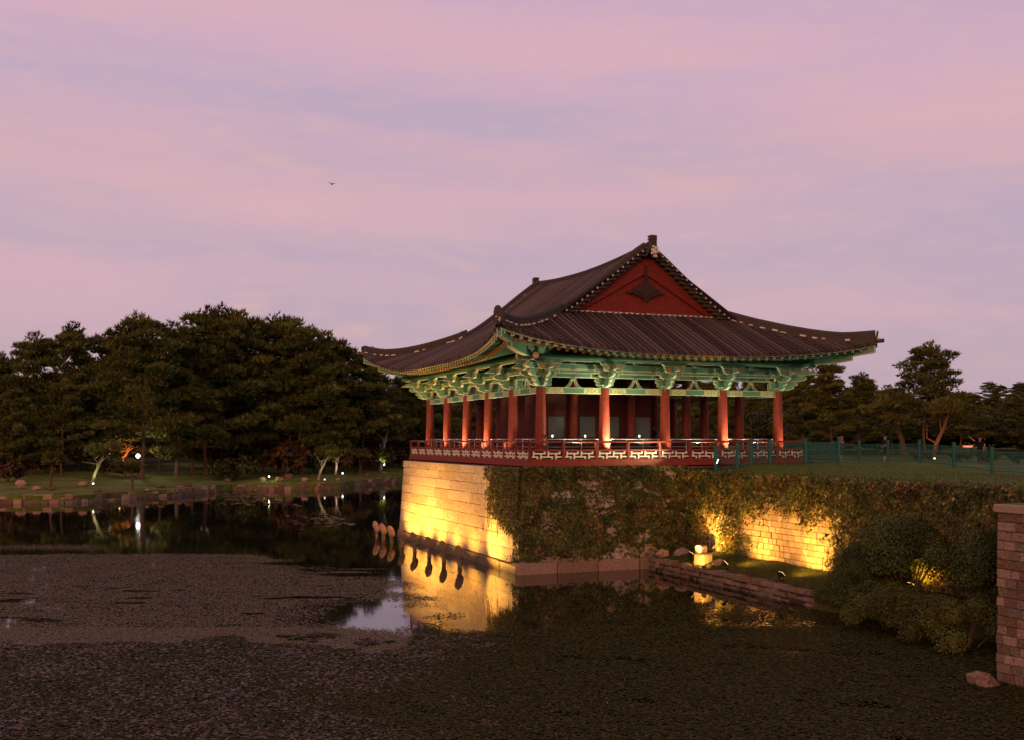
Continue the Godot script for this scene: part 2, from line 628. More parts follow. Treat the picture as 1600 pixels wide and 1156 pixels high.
var shore_px := [-1900, -400, -100, 0, 118, 176, 265, 335, 340, 430, 530, 545, 600, 640, 700, 900, 1500, 2600]
var shore_z := [60.0, 86.0, 95.0, 97.0, 97.5, 102.0, 109.0, 117.0, 121.7, 121.7, 125.0, 131.0, 140.0, 146.0, 152.0, 162.0, 190.0, 200.0]

# distance of the far shore along the direction x / depth = a
func shore(a: float) -> float:
	var px := a * 1650.0 + 800.0
	for i in shore_px.size() - 1:
		if px <= shore_px[i + 1]:
			return lerpf(shore_z[i], shore_z[i + 1], clampf((px - shore_px[i]) / (shore_px[i + 1] - shore_px[i]), 0, 1))
	return 200.0

func bank_rise(d: float) -> float:
	var ds := [0.0, 3.0, 12.0, 30.0, 70.0, 180.0, 600.0]
	var hs := [0.74, 0.9, 1.45, 2.3, 3.6, 19.0, 24.0]
	for i in 6:
		if d <= ds[i + 1]:
			return lerpf(hs[i], hs[i + 1], maxf(0, (d - ds[i]) / (ds[i + 1] - ds[i])))
	return 24.0

func bank_h(x: float, z: float) -> float:
	return bank_rise(z - shore(x / z)) + 0.22 * sin(x * 0.21) * sin(z * 0.17) * clampf((z - shore(x / z)) / 10.0, 0, 1)

func lawn_h(r: float, s: float) -> float:
	var base := 4.33 + 0.05 * sin(r * 0.7 + s * 0.3) * sin(s * 0.5) * (1.0 - sstep(11.0, 15.0, r))
	base += 0.42 * sstep(-7.0, -2.2, s) * sstep(7.5, 10.5, r) * (1.0 - sstep(17.0, 30.0, r))
	base += 9.5 * sstep(95, 190, s + 0.39 * r)
	return base

func sheet(b: MB, r0: float, r1: float, s0: float, s1: float, nr: int, ns: int, slant := 0.0) -> void:
	var g := []
	for i in nr + 1:
		var row := []
		for j in ns + 1:
			var v := float(j) / ns
			var s := lerpf(s0, s1, v)
			var r := lerpf(r0 + slant * v, r1, float(i) / nr)
			row.push_back(P(r, lawn_h(r, s), s))
		g.push_back(row)
	for i in nr:
		for j in ns:
			b.quad(g[i][j], g[i + 1][j], g[i + 1][j + 1], g[i][j + 1], Vector3.UP)

func build_ground():
	# the far bank
	var b := new_mb()
	var hb := new_mb()
	var rows := [0.0, 1.5, 4.0, 9.0, 16.0, 26.0, 40.0, 60.0, 90.0, 140.0, 220.0, 400.0, 800.0]
	var prev := []
	for i in 181:
		var a := lerpf(-1.62, 1.0, i / 180.0)
		var cur := []
		var z0 := shore(a)
		for d in rows:
			var z: float = z0 + d
			cur.push_back(Vector3(a * z, bank_h(a * z, z), -z))
		cur.push_front(Vector3(a * z0, -0.4, -z0))
		if i > 0:
			for k in cur.size() - 1:
				(b if k < 7 else hb).quad(prev[k], cur[k], cur[k + 1], prev[k + 1], Vector3.UP)
		prev = cur
	tag(put("hillside", hb, M.hill, self), "dark wooded hillside behind the far bank", "hill", "", "structure")
	var o := put("ground", b, M.bank, self)
	tag(o, "grassy far bank rising from the pond under the pines", "ground", "", "structure")
	# the lawn on top of the retaining wall
	OY = 0.0
	var l := new_mb()
	sheet(l, 6.75, 16.0, -25.0, -1.3, 24, 50)
	sheet(l, 1.55, 16.0, -38.0, -25.0, 20, 14)
	OY = 0.015
	sheet(l, 15.6, 40.0, -38.0, 60.0, 24, 98)
	OY = 0.03
	sheet(l, 39.0, 260.0, -38.0, 110.0, 50, 34)
	sheet(l, 18.0, 60.0, 59.0, 110.0, 8, 12, 26.0)
	sheet(l, 44.0, 260.0, 110.0, 240.0, 30, 30, 60.0)
	OY = 0.0
	sheet(l, 14.6, 16.0, -1.3, 17.0, 4, 12)
	sheet(l, 0.2, 16.0, 17.0, 60.0, 10, 14, 14.0)
	var lawn := put("lawn", l, M.lawn, self, Transform3D(FR, C0))
	tag(lawn, "lawn on top of the ivy covered retaining wall", "lawn", "", "structure")
	# the low shelf between the small stone bank and the retaining wall
	var g := new_mb()
	for i in 40:
		for j in 6:
			var q := []
			for k in [[0, 0], [1, 0], [1, 1], [0, 1]]:
				var s := lerpf(-1.7, -26.5, (i + k[0]) / 40.0)
				var u: float = (j + k[1]) / 6.0
				var r := lerpf(4.5 + 0.9 * sstep(-14.0, -22.0, s), 6.9, u)
				q.push_back(P(r, lerpf(0.46, 0.99, u) + 0.06 * sin(s * 1.7 + u * 5.0) * u - 0.35 * sstep(-14.2, -15.5, s) * (1.0 - u), s))
			g.quad(q[0], q[1], q[2], q[3], Vector3.UP)
	for i in 12:
		var s0 := lerpf(-14.2, -26.5, i / 12.0)
		var s1 := lerpf(-14.2, -26.5, (i + 1) / 12.0)
		var r0 := 4.5 + 0.9 * sstep(-14.0, -22.0, s0)
		var r1 := 4.5 + 0.9 * sstep(-14.0, -22.0, s1)
		g.quad(P(r0, 0.46 - 0.35 * sstep(-14.2, -15.5, s0), s0), P(r1, 0.46 - 0.35 * sstep(-14.2, -15.5, s1), s1), P(r1 - 0.35, -0.3, s1), P(r0 - 0.35, -0.3, s0), P(-1, 1, 0))
	var shelf := put("grass_shelf", g, M.shelf, self, Transform3D(FR, C0))
	tag(shelf, "low grassy shelf between the small stone bank and the retaining wall", "ground", "", "structure")
	# the path on the lawn beyond the fence
	var p := new_mb()
	var pv := []
	for i in 41:
		var t := i / 40.0
		var x := lerpf(16.5, 34.0, t)
		var z := 72.0 - 19.0 * t + 1.2 * sin(t * 3.0)
		var cur := []
		for k in [-0.9, 0.9]:
			var w := Vector3(x + k * 0.35, 0, -(z + k))
			var loc := FR.inverse() * (w - C0)
			cur.push_back(Vector3(w.x, lawn_h(loc.x, -loc.z) + 0.03, w.z))
		if i > 0:
			p.quad(pv[0], cur[0], cur[1], pv[1], Vector3.UP)
		pv = cur
	tag(put("path", p, M.path, self), "pale path across the lawn beyond the green fence", "path", "", "structure")

# ------------------------------------------------------------------ stone walls
const TOP := 4.62

func batter(y: float) -> float:
	return 1.9 - 0.35 * y / 4.6

# a point on the terrace's long left face (along s) or its short right face (along r)
func left_pt(s: float, y: float) -> Vector3:
	var d := batter(y)
	return P(-d, y, maxf(s, -d) if s < -1.2 else s)

func right_pt(r: float, y: float) -> Vector3:
	var d := batter(y)
	return P(maxf(r, -d) if r < -1.2 else r, y, -d)

func split(a: float, b: float, lo: float, hi: float) -> Array:
	var out := [a]
	var x := a
	while x < b - hi:
		x += rr(lo, hi)
		out.push_back(x)
	out.push_back(b)
	return out

func build_terrace():
	OY = 0.0
	rng.seed = 11
	var o := thing("stone_terrace", "pale granite terrace wall under the pavilion, lit yellow and half covered in ivy", "terrace", W(0, 0, 0), TH)
	# core behind the joints
	var core := new_mb()
	var lo := 1.84
	var hi := 1.49
	var p := [P(-lo, -0.6, -lo), P(6.62, -0.6, -lo), P(6.62, -0.6, 17.55), P(-lo, -0.6, 17.55)]
	var q := [P(-hi, 4.58, -hi), P(6.62, 4.58, -hi), P(6.62, 4.58, 17.55), P(-hi, 4.58, 17.55)]
	for k in 4:
		var j := (k + 1) % 4
		core.quad(p[k], p[j], q[j], q[k], [P(0, 0, -1), P(1, 0, 0), P(0, 0, 1), P(-1, 0, 0)][k])
	core.quad(q[0], q[1], q[2], q[3], Vector3.UP)
	# the rest of the platform under the pavilion, behind the lawn
	core.box(Transform3D(Basis(), P(10.6, 2.2, 8.1)), Vector3(7.9, 4.7, 18.9))
	put("core", core, M.joint, o)
	var ys := [0.42, 1.02, 1.62, 2.2, 2.74, 3.26, 3.76, 4.22, TOP]
	var nl := Vector3(-1, 0.076, 0).normalized()
	var nr := Vector3(0, 0.076, 1).normalized()
	for k in ys.size() - 1:
		var cap := k == ys.size() - 2
		var cuts := split(-1.9, 17.6, 1.5 if not cap else 1.8, 3.1)
		for i in cuts.size() - 1:
			var b := new_mb()
			var jit := 0.0 if cuts[i + 1] > 17 else rr(-0.02, 0.02)
			b.stone(left_pt(cuts[i + 1], ys[k]), left_pt(cuts[i], ys[k]), left_pt(cuts[i], ys[k + 1]), left_pt(cuts[i + 1], ys[k + 1] + jit * 0.3), nl, 0.5, 0.007, 0.014, (0.05 if cap else 0.0) + rr(-0.010, 0.012), Vector3(rr(-0.012, 0.012), rr(-0.01, 0.01), 0))
			put("granite_block", b, M.granite[rng.randi() % 3], o)
		cuts = split(-1.9, 6.64, 1.2, 2.4)
		for i in cuts.size() - 1:
			var b := new_mb()
			b.stone(right_pt(cuts[i], ys[k]), right_pt(cuts[i + 1], ys[k]), right_pt(cuts[i + 1], ys[k + 1]), right_pt(cuts[i], ys[k + 1]), nr, 0.5, 0.009, 0.02, (0.05 if cap else 0.0) + rr(-0.012, 0.014), Vector3(rr(-0.012, 0.012), 0, 0))
			put("granite_block", b, M.granite[rng.randi() % 4], o)
	# the plinth course at the waterline
	var cuts := split(-1.95, 17.6, 1.6, 3.0)
	for i in cuts.size() - 1:
		var b := new_mb()
		b.stone(P(-2.0, -0.3, cuts[i + 1]), P(-2.0, -0.3, cuts[i]), P(-1.98, 0.40, cuts[i]), P(-1.98, 0.40, cuts[i + 1]), Vector3.LEFT, 0.6, 0.008, 0.03, rr(-0.02, 0.03))
		put("plinth_stone", b, M.wet, o)
	var pc := [-1.98, -0.05, 1.95, 4.05, 5.45, 6.62]
	for i in 5:
		var b := new_mb()
		b.stone(P(pc[i], -0.3, -2.12), P(pc[i + 1], -0.3, -2.12), P(pc[i + 1], 0.50 + rr(-0.03, 0.03), -2.06), P(pc[i], 0.50 + rr(-0.03, 0.03), -2.06), Vector3.BACK, 0.7, 0.012, 0.05, rr(-0.02, 0.04))
		put("plinth_stone", b, M.pink_stone[1 + i % 2], o)
	# moss and wet stain along the waterline has its own course; the top slab
	var slab := new_mb()
	slab.box(Transform3D(Basis(), P(6.4, 4.60, 8.0)), Vector3(15.7, 0.05, 18.9))
	put("top_slab", slab, M.wet, o)

# a wall of small squared stones along s, its face turned towards -r
func small_wall(o: Node3D, r: float, s0: float, s1: float, y0: float, y1: float, course: float, w0: float, w1: float, bare0: float, bare1: float, gap: float) -> void:
	var rest := new_mb()
	var n := int(round((y1 - y0) / course))
	var pool := []
	for k in 9:
		var wd := lerpf(w0, w1, k / 8.0)
		var b := new_mb()
		b.stone(Vector3(-wd / 2, -course / 2, 0), Vector3(wd / 2, -course / 2, 0), Vector3(wd / 2, course / 2, 0), Vector3(-wd / 2, course / 2, 0), Vector3.BACK, 0.16, gap, 0.012, 0.0, Vector3(rr(-0.015, 0.015), rr(-0.01, 0.01), 0))
		pool.push_back([wd, mesh_of([[b, M.brick[0]]])])
	# columns of the basis: along the wall (towards the viewer), up, out
	var bs := Basis(Vector3(0, 0, 1), Vector3.UP, Vector3(-1, 0, 0))
	for k in n:
		var y := y0 + course * (k + 0.5)
		var s := s0 - (0.0 if k % 2 else 0.14)
		while s > s1 + w0 * 0.6:
			var q: Array = pool[rng.randi() % 9]
			var wd: float = q[0]
			var t := Transform3D(bs, P(r + rr(-0.012, 0.012), y, s - wd / 2))
			if s < bare0 and s > bare1:
				inst("brick", q[1], o, t, M.brick[rng.randi() % 4])
			else:
				var hw := wd / 2 - gap
				var hh := course / 2 - gap
				rest.quad(t * Vector3(-hw, -hh, 0), t * Vector3(hw, -hh, 0), t * Vector3(hw, hh, 0), t * Vector3(-hw, hh, 0), Vector3.LEFT)
			s -= wd
	if rest.v.size():
		stuff(put("brickwork", rest, M.brick[1], o))
	var back := new_mb()
	back.box(Transform3D(Basis(), P(r + 0.29, (y0 + y1) / 2 - 0.3, (s0 + s1) / 2)), Vector3(0.5, y1 - y0 + 0.58, absf(s1 - s0) - 0.02))
	put("backing", back, M.joint, o)

func build_retaining_wall():
	OY = 0.0
	rng.seed = 12
	var o := thing("retaining_wall", "long wall of small squared stones right of the terrace, patches glowing yellow through ivy", "wall", W(0, 0, 0), TH)
	small_wall(o, 6.64, -1.9, -26.0, 0.9, 4.28, 0.241, 0.27, 0.44, -5.2, -13.2, 0.008)

func build_low_bank():
	OY = 0.0
	rng.seed = 13
	var o := thing("low_stone_bank", "low bank of reddish rubble stones edging the grass shelf above the water", "bank", W(0, 0, 0), TH)
	var back := new_mb()
	back.box(Transform3D(Basis(), P(4.72, 0.05, -8.1)), Vector3(0.5, 0.72, 12.2))
	put("backing", back, M.joint, o)
	var nz := FastNoiseLite.new()
	nz.frequency = 0.02
	var ys := [-0.15, 0.12, 0.34, 0.56]
	for k in 3:
		var s := -2.0
		while s > -14.0:
			var w := rr(0.22, 0.55)
			var b := new_mb()
			var y1: float = ys[k + 1] + rr(-0.05, 0.04)
			b.stone(P(4.42, ys[k], s), P(4.42, ys[k] + rr(-0.02, 0.02), s - w), P(4.44, y1, s - w), P(4.44, y1 + rr(-0.03, 0.03), s), Vector3.LEFT, 0.35, 0.012, 0.035, rr(-0.05, 0.06), Vector3(rr(-0.04, 0.04), rr(-0.04, 0.04), 0))
			put("stone", b, ([M.pink_stone[2], M.rubble, M.rubble, M.edge_stone[2]][rng.randi() % 4]) if k > 0 else M.wet, o)
			s -= w

func build_pillar_wall():
	OY = 0.0
	rng.seed = 14
	var o := thing("stone_wall_end", "end of a weathered block wall with a pale cap at the right edge", "wall", W(0, 0, 0), TH)
	var course := 0.228
	var back := new_mb()
	back.box(Transform3D(Basis(), P(1.75, 1.9, -27.75)), Vector3(0.62, 4.8, 5.36))
	put("backing", back, M.joint, o)
	for k in 19:
		var y := -0.2 + course * k
		var s := -25.05 + (0.0 if k % 2 else -0.02)
		var first := true
		while s > -30.2:
			var w := rr(0.26, 0.42) * (0.7 if first and k % 2 else 1.0)
			first = false
			var b := new_mb()
			b.stone(P(1.39, y, s), P(1.39, y, s - w), P(1.39, y + course, s - w), P(1.39, y + course, s), Vector3.LEFT, 0.2, 0.007, 0.016, rr(-0.035, 0.03), Vector3(rr(-0.035, 0.035), rr(-0.02, 0.02), 0))
			put("stone_block", b, (M.edge_stone[2] if rng.randf() < 0.5 else M.pink_stone[1 + rng.randi() % 2]) if rng.randf() < 0.65 else M.rubble, o)
			s -= w
	var c := split(-25.0, -30.4, -1.3, -0.9) if false else [-25.0, -26.05, -27.2, -28.3, -29.4, -30.4]
	for i in 5:
		var b := new_mb()
		b.box(Transform3D(Basis(), P(1.72, 4.23, (c[i] + c[i + 1]) / 2)), Vector3(0.78, 0.2, absf(c[i + 1] - c[i]) - 0.012), 0.02)
		put("cap_stone", b, M.pink_stone[1] if i % 2 else M.brick[2], o)
	small_wall(o, 1.40, -30.4, -38.0, -0.2, 4.14, 0.228, 0.27, 0.42, -90.0, -91.0, 0.007)
	var near_end := new_mb()
	near_end.box(Transform3D(Basis(), P(9.0, 1.78, -38.1)), Vector3(15.3, 4.9, 0.4))
	put("near_return", near_end, M.rubble, o)
	# the return that closes the corner towards the retaining wall, faces away from the pond
	var ret := new_mb()
	ret.box(Transform3D(Basis(), P(4.05, 1.8, -25.35)), Vector3(5.2, 4.9, 0.55))
	put("return_wall", ret, M.rubble, o)

func build_far_edging():
	rng.seed = 15
	var o := thing("stone_edging", "reddish stone edging along the far bank of the pond", "edging", Vector3(-30, 0, -110))
	var org := Vector3(-30, 0, -110)
	var pts := []
	for i in 160:
		var px := lerpf(-30.0, 625.0, i / 159.0)
		var a := (px - 800.0) / 1650.0
		pts.push_back(Vector3(a * shore(a), 0, -shore(a)))
	for layer in 2:
		var carry := 0.0
		var at: Vector3 = pts[0]
		var i := 1
		var count := 0
		while i < pts.size():
			var w := rr(0.5, 1.1)
			var left := w
			var p := at
			while i < pts.size() and at.distance_to(pts[i]) < left:
				left -= at.distance_to(pts[i])
				at = pts[i]
				i += 1
			if i >= pts.size():
				break
			at = at.move_toward(pts[i], left)
			if at.distance_to(p) < 0.15:
				continue
			var d := (at - p).normalized()
			var nn := Vector3(-d.z, 0, d.x)
			if nn.dot(Vector3(0, 0, -50) - p) < 0:
				nn = -nn
			var y0 := -0.25 if layer == 0 else 0.34
			var y1 := 0.34 if layer == 0 else 0.72
			y1 += rr(-0.10, 0.12)
			var b := new_mb()
			var up := Vector3.UP
			p -= org
			var q := at - org
			b.stone(p + up * y0, q + up * y0, q + up * y1, p + up * (y1 + rr(-0.05, 0.05)), nn, 0.5, 0.015, 0.06, rr(-0.08, 0.1) + (0.1 if layer == 0 else 0.0), Vector3(rr(-0.08, 0.08), rr(-0.08, 0.05), 0))
			put("edging_stone", b, M.wet if layer == 0 and rng.randf() < 0.5 else M.edge_stone[rng.randi() % 3], o)
			count += 1

# ------------------------------------------------------------------ the pavilion
const RW := 13.0
const SL := 17.3
const FLOOR := 5.0
const COLTOP := 8.31
const PX := [-5.0, -3.4, -2.6, 0.0, 2.0, 4.0, 6.0, 6.5]
const PY := [8.9, 9.42, 9.78, 11.06, 12.06, 13.36, 14.75, 15.05]

# roof bed height at distance x inward of the column line
func prof(x: float) -> float:
	for i in 7:
		if x <= PX[i + 1] or i == 6:
			var t: float = (x - PX[i]) / (PX[i + 1] - PX[i])
			var m0: float = (PY[i + 1] - PY[maxi(i - 1, 0)]) / (PX[i + 1] - PX[maxi(i - 1, 0)]) * (PX[i + 1] - PX[i])
			var j := mini(i + 2, 7)
			var m1: float = (PY[j] - PY[i]) / (PX[j] - PX[i]) * (PX[i + 1] - PX[i])
			var t2 := t * t
			var t3 := t2 * t
			return (2 * t3 - 3 * t2 + 1) * PY[i] + (t3 - 2 * t2 + t) * m0 + (-2 * t3 + 3 * t2) * PY[i + 1] + (t3 - t2) * m1
	return 0.0

func flare(q: float) -> float:
	return pow(clampf((7.0 - q) / 10.4, 0, 1), 2.4)

func overhang(q: float) -> float:
	return 2.6 + 0.8 * flare(q)

# the corners do not rise alike: near, far left, right
func rise(side: int, u: float) -> float:
	var left := (side == 0) or (side == 1 and u < RW / 2) or (side == 3 and u < RW / 2)
	var near := (side == 1) or (side == 0 and u < SL / 2) or (side == 2 and u < SL / 2)
	return (1.24 if near else 1.72) if left else (1.12 if near else 1.25)

func lift(x: float, q: float, k: float) -> float:
	return k * flare(q) * pow(clampf((2.0 - x) / 5.4, 0, 1.1), 1.08)

# side 0: long left slope (x along r, u along s); 1: short front slope (x along s, u along r); 2: right slope; 3: back slope
func roof_pt(side: int, x: float, u: float, dy := 0.0) -> Vector3:
	var span := SL if side % 2 == 0 else RW
	var q := minf(u, span - u)
	var y := prof(x) + lift(x, q, rise(side, u)) + dy
	if side % 2 == 0:
		y += 0.34 * pow(absf(u - SL / 2) / 7.0, 2.0) * sstep(2.0, 6.5, x)
		return P(x if side == 0 else RW - x, y, u)
	return P(u, y, x if side == 1 else SL - x)

func top_of(side: int, u: float) -> float:
	var span := SL if side % 2 == 0 else RW
	var q := minf(u, span - u)
	if side % 2 == 0:
		return q if q < 1.45 else 6.42
	return minf(q, 2.15)

func tile_row(side: int, u: float) -> MB:
	var span := SL if side % 2 == 0 else RW
	var q := minf(u, span - u)
	var x1 := top_of(side, u)
	var x0 := -overhang(q) - 0.03
	if x1 - x0 < 0.3:
		return null
	var b := new_mb()
	var n := maxi(2, int((x1 - x0) / 0.36))
	var across := (roof_pt(side, x0, u + 0.1) - roof_pt(side, x0, u - 0.1)).normalized()
	var prev := []
	var wob := rr(-0.008, 0.008)
	for i in n + 1:
		var x := lerpf(x0, x1, float(i) / n)
		var p := roof_pt(side, x, u, 0.035) + across * (wob + rr(-0.006, 0.006))
		var t := (roof_pt(side, x + 0.05, u) - roof_pt(side, x - 0.05, u)).normalized()
		var up := across.cross(t)
		if up.y < 0:
			up = -up
		for half in 2:
			if (i == 0 and half == 0) or (i == n and half == 1):
				continue
			var rad := 0.076 if half == 0 else 0.094
			var ring := []
			for k in 6:
				var a := PI * k / 5.0
				var o := across * cos(a) + up * sin(a)
				ring.push_back([p + o * rad, o])
			if prev.size():
				for k in 5:
					b.squad(prev[k][0], prev[k + 1][0], ring[k + 1][0], ring[k][0], prev[k][1], prev[k + 1][1], ring[k + 1][1], ring[k][1])
			prev = ring
	# end disc and the hanging lip between two rows
	var e := roof_pt(side, x0, u, 0.03)
	var outw := (roof_pt(side, x0 - 0.3, u) - roof_pt(side, x0, u)) * Vector3(1, 0, 1)
	outw = outw.normalized()
	var pp := PackedVector3Array([e - outw * 0.02, e + outw * 0.03])
	b.tube(pp, PackedFloat32Array([0.088, 0.088]), 8)
	var m := roof_pt(side, x0, u + 0.14, 0.0) + outw * 0.015
	var lip := PackedVector2Array([Vector2(-0.1, 0.02), Vector2(0.1, 0.02), Vector2(0.075, -0.05), Vector2(0.03, -0.085), Vector2(-0.03, -0.085), Vector2(-0.075, -0.05)])
	b.prism(lip, Transform3D(Basis(Vector3.UP.cross(outw), Vector3.UP, outw), m), 0.03)
	return b

func bed(side: int) -> MB:
	var span := SL if side % 2 == 0 else RW
	var b := new_mb()
	var us := []
	var n := 88
	for i in n + 1:
		us.push_back(lerpf(-3.38, span + 3.38, float(i) / n))
	var prev := []
	for u in us:
		var q := minf(u, span - u)
		var x1 := top_of(side, u)
		if side % 2 == 0 and q >= 1.45:
			x1 = 6.5
		var x0 := -overhang(q)
		var cur := []
		for k in 11:
			cur.push_back(roof_pt(side, lerpf(x0, x1, k / 10.0), u))
		var low := roof_pt(side, x0 + 0.05, u, -0.09)
		var inner := roof_pt(side, minf(x0 + 2.6, x1), u, -0.2)
		cur.push_front(low)
		cur.push_front(inner)
		if prev.size():
			for k in 12:
				b.quad(prev[k], cur[k], cur[k + 1], prev[k + 1], Vector3.UP if k > 1 else Vector3.DOWN)
		prev = cur
	return b

# a ridge of stacked flat tiles with a half-round cap
func ridge(b: MB, pts: Array, width: float, layers: int, lh: float) -> void:
	var prof2 := []
	var y := -0.25
	prof2.push_back(Vector2(width / 2, y))
	y = 0.0
	for k in layers:
		var w := width / 2 * (1.0 - 0.045 * k)
		prof2.push_back(Vector2(w, y + 0.006))
		prof2.push_back(Vector2(w, y + lh * 0.68))
		prof2.push_back(Vector2(w * 0.86, y + lh * 0.70))
		prof2.push_back(Vector2(w * 0.86, y + lh))
		y += lh
	for k in 5:
		var a := PI / 2 * k / 4.0
		prof2.push_back(Vector2(0.095 * cos(a), y + 0.1 * sin(a)))
	var ring := []
	for p in prof2:
		ring.push_back(p)
	for k in range(prof2.size() - 2, -1, -1):
		ring.push_back(Vector2(-prof2[k].x, prof2[k].y))
	var prev := []
	for i in pts.size():
		var d: Vector3 = pts[mini(i + 1, pts.size() - 1)] - pts[maxi(i - 1, 0)]
		var x := Vector3(d.z, 0, -d.x).normalized()
		var cur := []
		for p in ring:
			cur.push_back(pts[i] + x * (p.x * (1.0 + rr(-0.03, 0.03))) + Vector3.UP * (p.y + rr(-0.006, 0.006)))
		if i > 0:
			for k in ring.size() - 1:
				var mid: Vector3 = (cur[k] + cur[k + 1]) * 0.5 - pts[i] - Vector3.UP * (y * 0.5)
				var e: Vector2 = ring[k + 1] - ring[k]
				b.quad(prev[k], cur[k], cur[k + 1], prev[k + 1], x * e.y + Vector3.UP * -e.x if absf(e.x) + absf(e.y) > 0 else mid)
		else:
			for k in ring.size() - 1:
				b.ftri(pts[i] + Vector3.UP * 0.1, cur[k], cur[k + 1], -d)
		prev = cur
	for k in ring.size() - 1:
		b.ftri(pts[-1] + Vector3.UP * 0.1, prev[k], prev[k + 1], pts[-1] - pts[-2])

func outlined(g: MB, p: MB, poly: PackedVector2Array, t: Transform3D, depth: float, rim := 0.024) -> void:
	p.prism(poly, t, depth * 0.9)
	for inner in Geometry2D.offset_polygon(poly, -rim, Geometry2D.JOIN_MITER):
		if inner.size() > 2:
			g.prism(inner, t, depth + 0.008)

func mirrored(half: Array) -> PackedVector2Array:
	var a := PackedVector2Array()
	for q in half:
		a.push_back(Vector2(q[0], q[1]))
	for k in range(half.size() - 1, -1, -1):
		a.push_back(Vector2(-half[k][0], half[k][1]))
	return a

func poly(list: Array) -> PackedVector2Array:
	var a := PackedVector2Array()
	for q in list:
		a.push_back(Vector2(q[0], q[1]))
	return a

# one set of bracket arms: u along the eave, v up from the column head, w outwards
func bracket_parts(g: MB, p: MB, o: MB, t: Transform3D, corner: bool) -> void:
	var cloud := mirrored([[0.15, 0.02], [0.30, 0.05], [0.42, 0.12], [0.46, 0.20], [0.40, 0.24], [0.50, 0.29], [0.53, 0.37], [0.47, 0.44]])
	var cloud2 := mirrored([[0.20, 0.0], [0.40, 0.03], [0.50, 0.09], [0.47, 0.15], [0.56, 0.19], [0.55, 0.27]])
	var boat := mirrored([[0.42, 0.0], [0.58, 0.04], [0.66, 0.10], [0.76, 0.13], [0.78, 0.22]])
	var idn := Basis()
	outlined(g, p, cloud, t * Transform3D(idn, Vector3(0, 0, 0.0)), 0.15)
	outlined(g, p, cloud2, t * Transform3D(idn, Vector3(0, 0.46, 0.42)), 0.13)
	outlined(g, p, cloud2, t * Transform3D(idn, Vector3(0, 0.80, 0.02)), 0.13)
	outlined(g, p, cloud2, t * Transform3D(idn, Vector3(0, 0.72, 0.9)), 0.13)
	outlined(g, p, boat, t * Transform3D(idn, Vector3(0, 0.98, 0.9)), 0.14)
	# red flower patches on the upper arm
	for sx in [-0.30, 0.30]:
		o.box(t * Transform3D(idn, Vector3(sx, 0.86, 0.9)), Vector3(0.15, 0.15, 0.15))
	# small bearing blocks
	for q in [[-0.44, 0.44, 0.0], [0.44, 0.44, 0.0], [-0.48, 0.73, 0.42], [0.48, 0.73, 0.42], [-0.5, 0.985, 0.9], [0.5, 0.985, 0.9]]:
		block_so(g, p, t * Transform3D(idn, Vector3(q[0], q[1] - 0.005, q[2])))
	var turn := Basis(Vector3(0, 0, 1), Vector3.UP, Vector3(-1, 0, 0))
	var arms := [
		[poly([[-0.5, 0.06], [0.1, 0.02], [0.35, 0.04], [0.56, 0.12], [0.60, 0.20], [0.54, 0.25], [0.68, 0.29], [0.74, 0.37], [0.66, 0.44], [-0.5, 0.44]]), 0.16],
		[poly([[-0.6, 0.46], [0.62, 0.46], [0.86, 0.49], [1.02, 0.56], [1.05, 0.65], [0.96, 0.73], [-0.6, 0.73]]), 0.15],
		[poly([[-0.8, 0.76], [0.95, 0.76], [1.15, 0.79], [1.50, 0.80], [1.16, 0.98], [1.0, 1.03], [-0.8, 1.03]]), 0.14],
	]
	for a in arms:
		outlined(g, p, a[0], t * Transform3D(turn, Vector3.ZERO), a[1])
	if corner:
		return
	# head block on the column
	for k in 2:
		var w := 0.50 if k == 1 else 0.56
		(g if k == 0 else p).box(t * Transform3D(idn, Vector3(0, 0.05 + 0.08 * k, 0)), Vector3(w - 0.14 * (1 - k), 0.1 if k == 0 else 0.045, w - 0.14 * (1 - k)))

func block_so(g: MB, p: MB, t: Transform3D) -> void:
	var shape := mirrored([[0.06, 0.0], [0.11, 0.045], [0.11, 0.1]])
	outlined(g, p, shape, t, 0.2, 0.02)

func build_pavilion():
	rng.seed = 21
	OY = 4.67
	var o := thing("pavilion", "open wooden pavilion with red columns, green painted brackets and dark curved tile roof", "pavilion", W(0, 4.67, 0), TH)
	pavilion_frame(o)
	pavilion_eaves(o)
	pavilion_roof(o)
	pavilion_railing(o)
	pavilion_inside(o)

func column_mesh(h: float, r0: float, r1: float) -> ArrayMesh:
	var b := new_mb()
	var pts := PackedVector3Array()
	var rad := PackedFloat32Array()
	for k in 7:
		var t := k / 6.0
		pts.push_back(Vector3(0, h * t, 0))
		rad.push_back(lerpf(r0, r1, pow(t, 1.35)))
	b.tube(pts, rad, 20)
	return mesh_of([[b, M.red]])

func perimeter() -> Array:
	var out := []
	for i in 5:
		out.push_back(Vector2(RW / 4 * i, 0))
		out.push_back(Vector2(RW / 4 * i, SL))
	for j in range(1, 5):
		out.push_back(Vector2(0, SL / 5 * j))
		out.push_back(Vector2(RW, SL / 5 * j))
	return out

func uv_beam(length: float) -> ArrayMesh:
	# painted tie beam along x, both faces carry the paint
	var b := new_mb()
	b.mapped = true
	var h := 0.14
	var d := 0.09
	var hl := length / 2
	for sg in [1.0, -1.0]:
		b.quad(Vector3(-hl, -h, d * sg), Vector3(hl, -h, d * sg), Vector3(hl, h, d * sg), Vector3(-hl, h, d * sg), Vector3(0, 0, sg))
		b.quad(Vector3(-hl, h * sg, -d), Vector3(hl, h * sg, -d), Vector3(hl, h * sg, d), Vector3(-hl, h * sg, d), Vector3(0, sg, 0))
	for p in b.v:
		b.uv.push_back(Vector2(p.x / length + 0.5, 0.5 - p.y / (2 * h)))
	return mesh_of([[b, M.beam]])

